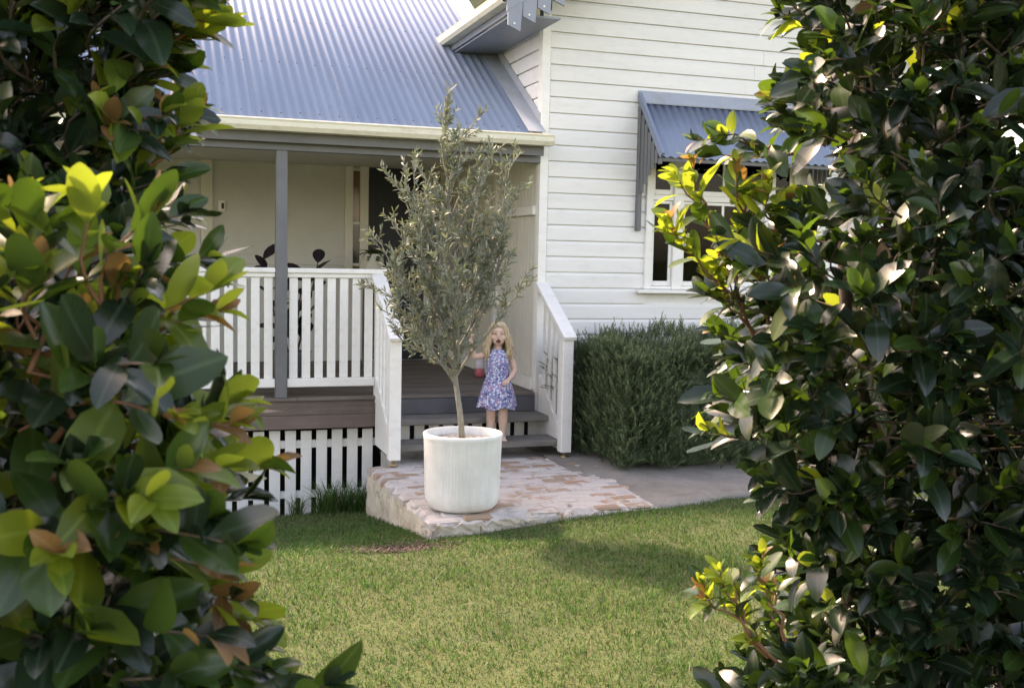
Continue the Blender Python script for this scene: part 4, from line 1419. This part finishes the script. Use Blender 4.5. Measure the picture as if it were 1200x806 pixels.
def tuft(cx, cy, n, h, spread, label):
    root = thing('grass_tuft', label, 'grass tuft', (cx, cy, float(gz(cx, cy))), 'tall weedy grass by the valance')
    a = rng.uniform(0, 2 * np.pi, n); r = spread * np.sqrt(rng.random(n))
    x_, y_ = cx + r * np.cos(a), cy + r * np.sin(a) * .6
    o = blades('blades', x_, y_, rng.uniform(.35, 1, n) * h, rng.uniform(.004, .008, n), rng.uniform(.15, .9, n), GM, rng.choice(4, n, p=[.42, .30, .14, .14]), root, tuple(root.location))
    o['kind'] = 'stuff'
tuft(1.40, 8.60, 420, .34, .17, 'tall weedy grass clump against the white battens, the wider of two')
tuft(1.60, 8.52, 220, .30, .10, 'narrow weedy grass clump tucked beside the landing wall')
tuft(1.10, 8.72, 60, .22, .06, 'sparse dry wisps of grass below the waste pipe')

# mulch and leaf litter at the landing's corner
def mulch():
    n = 1500
    cx = 1.34 + rng.normal(size=n) * .15; cy = 6.0 + rng.normal(size=n) * .085
    ok = ~in_landing(cx, cy); cx, cy = cx[ok], cy[ok]; n = len(cx)
    mb = MB()
    for i in range(n):
        L, w = random.uniform(.012, .045), random.uniform(.004, .010)
        p = Vector((cx[i], cy[i], float(gz(cx[i], cy[i])) + random.uniform(.0, .014)))
        d = Vector((random.uniform(-1, 1), random.uniform(-1, 1), random.uniform(-.3, .3))).normalized()
        mb.beam(p, p + d * L, w, .003)
    o = mb.build('mulch', bark_mat('mulch_bark', (.025, .016, .011), (.10, .065, .042)))
    tag(o, 'dark bark mulch in the hollow at the landing corner', 'mulch', kind='stuff')
mulch()
# ------------------------------------------------------------------ plants on the verandah
def dark_leaf_plant():
    random.seed(31)
    bx, by = 1.16, 9.62
    pt = thing('plant_pot', 'squat grey pot of the dark rubber plant behind the balustrade', 'pot', (bx, by, ZD))
    MB().lathe([(0, ZD + .002), (.13, ZD + .002), (.155, ZD + .02), (.175, ZD + .28), (.18, ZD + .30), (.165, ZD + .30), (.16, ZD + .25), (0, ZD + .25)], bx, by, 32).build('pot_wall', M['grey'], pt, True)
    pl = thing('rubber_plant', 'rubber plant with big blackish burgundy leaves behind the white balusters', 'plant', (bx, by, ZD + .25))
    t = NT('burgundy_leaf'); uv = t.new('ShaderNodeUVMap'); sep = t.new('ShaderNodeSeparateXYZ'); t.L(uv.outputs[0], sep.inputs[0])
    dist = t.math('ABSOLUTE', t.math('SUBTRACT', sep.outputs[0], .5))
    c = t.mix(t.ramp(dist, [(.01, (1, 1, 1)), (.05, (0, 0, 0))]), (.012, .010, .014), (.06, .02, .02))
    t.base(c); t.set(Roughness=.3)
    tv, tf, tu = leaf_template(.12, .22, 0, .56)
    me = np_mesh('leaf', tv, tf, [t.m], None, tu)
    st = MB()
    og_ = Vector(pl.location)
    for k, (dx, dy, h) in enumerate(((-.14, 0, 1.10), (.13, .03, 1.08), (.06, .02, .92), (-.06, .06, .85))):
        p0 = Vector((bx + dx * .3, by + dy, ZD + .24)); p1 = Vector((bx + dx * 1.8, by + dy, ZD + h))
        pts = wander(p0, p1, 5, .02)
        st.tube(pts, [.011, .010, .008, .007, .005], 7)
        n = 9
        for i in range(n):
            t_ = .2 + .8 * i / (n - 1); q = p0.lerp(p1, t_)
            az = i * 2.4 + k
            el = random.uniform(.15, .9) + (.5 if i == n - 1 else 0)
            d = Vector((math.cos(az) * math.cos(el), math.sin(az) * math.cos(el) * .8, math.sin(el)))
            nn = Vector((-math.cos(az) * math.sin(el), -math.sin(az) * math.sin(el) - .4, math.cos(el)))
            X, T, N = frames(np.array([d]), np.array([nn]))
            s_ = random.uniform(.17, .25)
            o = link('leaf', me, pl)
            mt = Matrix.Identity(4)
            for r_ in range(3):
                mt[r_][0] = X[0][r_] * s_; mt[r_][1] = T[0][r_] * s_; mt[r_][2] = N[0][r_] * s_; mt[r_][3] = q[r_] - og_[r_]
            o.matrix_local = mt
    st.build('stems', M['bark'], pl, True)
dark_leaf_plant()
def fern_on_stand():
    bx, by = 2.16, 10.95
    sd = thing('plant_stand', 'slim dark timber stand with a pale pot on top by the door', 'stand', (bx, by, ZD))
    MB().box(bx - .11, bx + .11, by - .11, by + .11, 1.34, 1.37, .004).build('stand_top', M['fascia_wood'], sd)
    for sx in (-1, 1):
        for sy in (-1, 1):
            MB().box(bx + sx * .085 - .013, bx + sx * .085 + .013, by + sy * .085 - .013, by + sy * .085 + .013, ZD + .001, 1.339, .003).build('leg', M['fascia_wood'], sd)
    pt = thing('plant_pot', 'small cream pot with a fern on the stand by the door', 'pot', (bx, by, 1.37))
    MB().lathe([(0, 1.371), (.075, 1.371), (.085, 1.38), (.105, 1.62), (.108, 1.635), (.098, 1.635), (.095, 1.60), (0, 1.60)], bx, by, 28).build('pot_wall', M['panel'], pt, True)
    fe = thing('fern', 'small feathery green fern in the cream pot by the door', 'fern', (bx, by, 1.60))
    mb = MB()
    for i in range(26):
        az = i * 2.4; L = random.uniform(.14, .24)
        prev = None
        for j in range(9):
            t_ = j / 8
            p = Vector((bx + math.cos(az) * L * t_ * .85, by + math.sin(az) * L * t_ * .85, 1.60 + .20 * t_ - .22 * t_ * t_ * (.6 + (i % 3) * .3)))
            if prev is not None:
                sd_ = Vector((-math.sin(az), math.cos(az), 0)); w = .035 * math.sin(math.pi * (t_ * .9 + .08))
                for s_ in (-1, 1):
                    mb.add([prev, p, p + sd_ * s_ * w + (p - prev) * .6, prev + sd_ * s_ * w * .9 + (p - prev) * .6 + Vector((0, 0, -.004))], [(0, 1, 2, 3)])
            prev = p
    o = mb.build('fronds', leaf_mat('fern_leaf', (.05, .10, .03), (.07, .11, .04), (.12, .2, .03), .5, .25), fe); o['kind'] = 'stuff'
fern_on_stand()
def bottle():
    bx, by = 3.02, 9.95
    bt = thing('drink_bottle', 'small pink and white drink bottle standing on the deck behind the child', 'bottle', (bx, by, ZD))
    pk = NT('pink_plastic').set(Base_Color=(.62, .13, .16, 1), Roughness=.35).m
    wh = NT('milky_plastic').set(Base_Color=(.72, .62, .66, 1), Roughness=.35).m
    MB().lathe([(0, ZD + .002), (.04, ZD + .002), (.046, ZD + .01), (.046, ZD + .075), (.042, ZD + .08), (0, ZD + .08)], bx, by, 24).build('bottle_base', pk, bt, True)
    MB().lathe([(0, ZD + .0805), (.043, ZD + .0805), (.047, ZD + .09), (.044, ZD + .14), (.034, ZD + .165), (.022, ZD + .17), (.020, ZD + .19), (0, ZD + .192)], bx, by, 24).build('bottle_top', wh, bt, True)
bottle()

# ------------------------------------------------------------------ the child on the steps
def skin_mat():
    t = NT('skin'); co = t.coord()
    n = t.noise(t.mapping(co, 14), 1.0, 4, .6)
    c = t.ramp(n, [(.3, (.56, .36, .28)), (.7, (.66, .45, .36))])
    t.base(c); t.set(Roughness=.55); t.b.inputs['Subsurface Weight'].default_value = .12
    t.b.inputs['Subsurface Radius'].default_value = (.012, .005, .003); t.b.inputs['Subsurface Scale'].default_value = .5
    return t.m
def dress_mat():
    t = NT('floral_dress'); co = t.coord()
    vo = t.new('ShaderNodeTexVoronoi'); t.L(t.mapping(co, 58), vo.inputs['Vector']); vo.inputs['Scale'].default_value = 1.0
    sep = t.new('ShaderNodeSeparateColor'); t.L(vo.outputs['Color'], sep.inputs[0])
    c = t.new('ShaderNodeValToRGB'); t.L(sep.outputs[0], c.inputs[0]); c.color_ramp.interpolation = 'CONSTANT'
    cols = [(0, (.10, .13, .34)), (.22, (.60, .62, .70)), (.40, (.60, .60, .66)), (.56, (.62, .22, .30)), (.68, (.045, .05, .13)), (.82, (.50, .52, .66)), (.93, (.66, .45, .50))]
    el = c.color_ramp.elements
    while len(el) < len(cols): el.new(.5)
    for e, (p, k) in zip(el, cols): e.position = p; e.color = (*k, 1)
    gap = t.ramp(vo.outputs['Distance'], [(.40, (0, 0, 0)), (.58, (1, 1, 1))])
    cc = t.mix(gap, c.outputs[0], (.20, .22, .38))
    v2 = t.new('ShaderNodeTexVoronoi'); t.L(t.mapping(co, 150), v2.inputs['Vector']); v2.inputs['Scale'].default_value = 1.0
    cc = t.mix(t.ramp(v2.outputs['Distance'], [(.16, (.85,) * 3), (.26, (0, 0, 0))]), cc, (.05, .06, .17))
    t.base(cc); t.set(Roughness=.85)
    return t.m
def child():
    random.seed(3)
    loc = Vector((2.675, 8.30, .1352)); rot = R(-17.0)
    root = thing('person', 'small child in a floral sleeveless dress crying barefoot on the lower step', 'person', loc)
    root.rotation_euler = (0, 0, rot)
    SK = skin_mat()
    b = MB()
    def ball(c, r, n=14):
        c = Vector(c); rx, ry, rz = r if hasattr(r, '__len__') else (r, r, r)
        V = []; F = []
        for i in range(n + 1):
            th = math.pi * i / n
            for k in range(2 * n):
                ph = math.pi * k / n
                V.append((c.x + rx * math.sin(th) * math.cos(ph), c.y + ry * math.sin(th) * math.sin(ph), c.z + rz * math.cos(th)))
        for i in range(n):
            for k in range(2 * n):
                F.append((i * 2 * n + k, (i + 1) * 2 * n + k, (i + 1) * 2 * n + (k + 1) % (2 * n), i * 2 * n + (k + 1) % (2 * n)))
        b.add(V, F)
    def limb(pts, rad):
        P = [Vector(p) for p in pts]
        # resample smoothly and close with balls
        Q = []; RR = []
        for i in range(len(P) - 1):
            for k in range(5):
                t_ = k / 5; Q.append(P[i].lerp(P[i + 1], t_)); RR.append(rad[i] + (rad[i + 1] - rad[i]) * t_)
        Q.append(P[-1]); RR.append(rad[-1])
        b.tube(Q, RR, 14)
        for p, r in ((P[0], rad[0]), (P[-1], rad[-1])): ball(p, r, 8)
        for p, r in zip(P[1:-1], rad[1:-1]): ball(p, r * .99, 8)
    # torso
    _n = len(b.v)
    b.lathe([(0, .36), (.06, .37), (.085, .42), (.088, .48), (.08, .55), (.085, .62), (.088, .68), (.07, .725), (.035, .75), (0, .755)], 0, 0, 24)
    b.v[_n:] = [(p[0], p[1] * .74, p[2]) for p in b.v[_n:]]
    limb([(0, .0, .72), (0, -.006, .80)], [.034, .031])
    # shoulders
    limb([(-.078, 0, .712), (0, .004, .722), (.078, 0, .712)], [.031, .036, .031])
    # legs and bare feet
    for s_ in (-1, 1):
        y_ = .012 if s_ < 0 else -.01
        limb([(s_ * .048, 0, .40), (s_ * .050, y_ - .006, .255), (s_ * .050, y_ + .008, .15), (s_ * .048, y_ + .006, .045)], [.058, .040, .038, .0225])
        limb([(s_ * .048, y_ + .012, .026), (s_ * .054, y_ - .045, .022), (s_ * .060, y_ - .088, .015)], [.024, .024, .016])
        for k in range(5):
            tx = s_ * (.060 + (k - 2) * .0095 * 1) ; ln = [.018, .014, .012, .010, .008][k if s_ < 0 else 4 - k] if False else .012
            limb([(tx, y_ - .092, .011), (tx * 1.01, y_ - .092 - ln, .009)], [.0075, .0065])
    # arms: own right arm (picture left) raised with the forearm up; the other bent across the skirt
    def hand(w, fd, pn, size=1.0, curl=.5, thumb=1):
        """w wrist, fd direction of fingers, pn palm normal"""
        w = Vector(w); fd = Vector(fd).normalized(); pn = Vector(pn); pn = (pn - fd * pn.dot(fd)).normalized(); sd = fd.cross(pn)
        c = w + fd * .026 * size
        for k in range(-1, 2): limb([w + sd * .009 * k, c + sd * .013 * k + fd * .014 * size], [.0125 * size, .0105 * size])
        for k, (ln, off) in enumerate(((.034, -.021), (.040, -.007), (.037, .007), (.028, .020))):
            a = w + fd * .046 * size + sd * off * size
            m1 = a + (fd * math.cos(curl * .6) + pn * math.sin(curl * .6)) * ln * .5 * size
            m2 = m1 + (fd * math.cos(curl * 1.6) + pn * math.sin(curl * 1.6)) * ln * .55 * size
            limb([a - fd * .008, m1, m2], [.0072, .0066, .0055])
        a = w + fd * .018 * size + sd * -.020 * thumb * size
        limb([a, a + (fd * .5 - sd * thumb * .8 + pn * .4).normalized() * .020 * size, a + (fd * .9 - sd * thumb * .5 + pn * .6).normalized() * .036 * size], [.0085, .0075, .006])
    limb([(-.085, 0, .708), (-.145, -.012, .690), (-.200, -.03, .688), (-.212, -.055, .745), (-.222, -.075, .805)], [.030, .0265, .0245, .0225, .017])
    hand((-.223, -.077, .812), (-.05, -.25, 1), (.6, -.8, 0), .95, .9, 1)
    limb([(.085, 0, .708), (.122, .004, .64), (.142, .0, .575), (.118, -.055, .535), (.094, -.098, .512)], [.030, .0265, .0245, .0215, .0165])
    hand((.092, -.102, .510), (-.75, -.45, -.30), (-.3, -.2, -.9), .95, 1.0, -1)
    # head: skull, jaw, cheeks, nose, ears, brow; tilted a little
    hc = Vector((0.0, -.012, .872))
    ball(hc + Vector((0, .006, .012)), (.069, .080, .082), 24)
    ball(hc + Vector((0, -.030, -.040)), (.052, .044, .052), 18)
    ball(hc + Vector((0, -.038, -.070)), (.026, .026, .020), 14)
    for s_ in (-1, 1):
        ball(hc + Vector((s_ * .034, -.050, -.028)), (.027, .023, .024), 14)
        ball(hc + Vector((s_ * .069, .006, -.012)), (.010, .018, .024), 12)
        ball(hc + Vector((s_ * .028, -.064, .020)), (.020, .010, .009), 12)
    ball(hc + Vector((0, -.079, -.020)), (.011, .012, .010), 12)
    ball(hc + Vector((0, -.072, -.004)), (.008, .010, .018), 12)
    # lips round the open mouth
    for k in range(16):
        a = 2 * math.pi * k / 16
        ball(hc + Vector((.0235 * math.cos(a), -.0735 + .005 * abs(math.cos(a)), -.055 + .0195 * math.sin(a))), .0048, 6)
    me0 = bpy.data.meshes.new('raw'); me0.from_pydata([tuple(v) for v in b.v], [], b.f)
    tmp = bpy.data.objects.new('tmp_body', me0); COL.objects.link(tmp)
    rm_ = tmp.modifiers.new('r', 'REMESH'); rm_.mode = 'VOXEL'; rm_.voxel_size = .004
    sm_ = tmp.modifiers.new('s', 'SMOOTH'); sm_.factor = .5; sm_.iterations = 4
    dg = bpy.context.evaluated_depsgraph_get()
    me = bpy.data.meshes.new_from_object(tmp.evaluated_get(dg))
    bpy.data.objects.remove(tmp)
    me.name = 'body'; me.materials.clear(); me.materials.append(SK)
    me.polygons.foreach_set('use_smooth', [True] * len(me.polygons))
    body = link('body', me, root)
    def part(name, mb, mat, smooth=True, parent=root):
        me_ = make_mesh(name, mb.v, mb.f, mat, smooth); return link(name, me_, parent)
    # mouth interior, closed screwed-up eyes, brows
    dark = NT('mouth_inside').set(Base_Color=(.13, .025, .025, 1), Roughness=.6).m
    mb = MB(); ring = []
    for k in range(16):
        a = 2 * math.pi * k / 16; ring.append(hc + Vector((.0195 * math.cos(a), -.0772 + .004 * abs(math.cos(a)), -.055 + .0160 * math.sin(a))))
    mb.add(ring + [hc + Vector((0, -.073, -.055))], [(k, (k + 1) % 16, 16) for k in range(16)])
    part('mouth', mb, dark)
    brow = NT('brow').set(Base_Color=(.42, .28, .18, 1), Roughness=.8).m
    lid = NT('eyelid_crease').set(Base_Color=(.20, .09, .065, 1), Roughness=.7).m
    for s_ in (-1, 1):
        mb = MB()
        mb.tube([hc + Vector((s_ * x_, y_, z_)) for x_, y_, z_ in ((.014, -.0745, .003), (.024, -.0745, .0065), (.034, -.0715, .0055), (.043, -.066, .001))], [.0012, .0026, .0026, .0012], 6)
        part('closed_eye', mb, lid)
        mb = MB()
        mb.tube([hc + Vector((s_ * x_, y_, z_)) for x_, y_, z_ in ((.010, -.078, .022), (.022, -.077, .028), (.034, -.073, .031), (.046, -.065, .028))], [.0015, .0026, .0026, .0012], 6)
        part('eyebrow', mb, brow)
    # dress
    V = []; F = []; n = 96
    prof = [(.748, .040, .040, .0), (.740, .058, .050, -.004), (.722, .078, .062, -.004), (.70, .092, .072, -.004), (.66, .096, .080, -.004), (.60, .096, .083, -.004), (.55, .096, .084, -.004), (.515, .098, .087, -.004), (.50, .102, .091, -.004), (.47, .113, .103, -.006), (.43, .126, .116, -.008), (.39, .136, .127, -.01), (.35, .145, .136, -.012), (.31, .152, .143, -.013), (.275, .158, .148, -.014), (.268, .157, .147, -.014), (.29, .150, .140, -.013)]
    for i, (z, a, b_, oy) in enumerate(prof):
        sk = max(0, (.515 - z) / .25)
        for k in range(n):
            t_ = 2 * math.pi * k / n
            fo = 1 + sk * (.055 * math.sin(9 * t_ + .6) + .035 * math.sin(14 * t_ + 2) + .02 * math.sin(23 * t_))
            V.append((a * fo * math.cos(t_) - .006 * sk, oy + b_ * fo * math.sin(t_), z + sk * .012 * math.sin(5 * t_ + 1)))
    for i in range(len(prof) - 1):
        for k in range(n): F.append((i * n + k, (i + 1) * n + k, (i + 1) * n + (k + 1) % n, i * n + (k + 1) % n))
    mb = MB(); mb.add(V, F)
    part('dress', mb, dress_mat())
    # hair: scalp cap and loose wavy locks
    t = NT('blond_hair'); co = t.coord()
    nz = t.noise(t.mapping(co, (130, 130, 12)), 1.0, 4, .7)
    t.base(t.ramp(nz, [(.3, (.26, .17, .095)), (.5, (.50, .38, .23)), (.75, (.70, .59, .41))])); t.set(Roughness=.5); t.bump(nz, .6, .003)
    V = []; F = []; nr, nc = 16, 40
    for i in range(nr):
        for k in range(nc):
            ph = 2 * math.pi * k / nc
            front = max(0, -math.sin(ph))
            tmax = 1.95 - .95 * front ** 1.2
            th = tmax * i / (nr - 1)
            w = 1.11 + .03 * math.sin(ph * 11 + th * 5) + .02 * math.sin(ph * 23)
            V.append((hc.x + .070 * w * math.sin(th) * math.cos(ph), hc.y + .010 + .080 * w * math.sin(th) * math.sin(ph), hc.z + .014 + .084 * w * math.cos(th)))
    for i in range(nr - 1):
        for k in range(nc): F.append((i * nc + k, (i + 1) * nc + k, (i + 1) * nc + (k + 1) % nc, i * nc + (k + 1) % nc))
    mb = MB(); mb.add(V, F)
    for k in range(130):
        ph = random.uniform(-.35, math.pi + .35)
        if random.random() < .45: ph = random.choice((random.uniform(-.55, .15), random.uniform(math.pi - .15, math.pi + .55)))
        r0 = .074
        x_, y_ = math.cos(ph), math.sin(ph)
        zt = hc.z + random.uniform(-.01, .06)
        ze = random.uniform(.655, .77)
        fl = random.uniform(1.0, 1.55)
        pts = []; w0 = random.uniform(0, 6)
        for i in range(9):
            t_ = i / 8
            rr = r0 * (1.02 + (fl - 1) * t_ + .17 * math.sin(t_ * 10 + w0) * t_)
            pts.append((hc.x + rr * x_ * (1.02 + .10 * t_), hc.y + .010 + rr * 1.1 * y_ * (1 - .2 * t_) + .008 * math.cos(t_ * 8 + w0) * t_ - .012 * t_ * (y_ < .1), zt + (ze - zt) * t_))
        mb.tube(pts, [.004, .006, .007, .007, .0068, .0064, .006, .0045, .0015], 6)
    for k in range(16):
        sx = random.choice((-1, 1)); w0 = random.uniform(0, 6); pts = []
        for i in range(8):
            t_ = i / 7
            pts.append((hc.x + sx * (.050 + .022 * t_ + .008 * math.sin(t_ * 8 + w0)), hc.y - .052 + .012 * t_ + .006 * math.cos(t_ * 9 + w0), hc.z + .055 - t_ * random.uniform(.15, .20)))
        mb.tube(pts, [.002, .004, .005, .005, .0045, .004, .003, .001], 6)
    # fringe swept off the forehead
    for k in range(40):
        a = random.uniform(-1.1, 1.1)
        pts = []
        for i in range(6):
            t_ = i / 5
            th = .25 + t_ * (.72 + .25 * abs(a)); ph = -math.pi / 2 + a * (1 + .35 * t_)
            pts.append((hc.x + .078 * math.sin(th) * math.cos(ph), hc.y + .008 + .089 * math.sin(th) * math.sin(ph), hc.z + .014 + .093 * math.cos(th)))
        mb.tube(pts, [.003, .006, .006, .0055, .004, .0015], 6)
    part('hair', mb, t.m)
child()
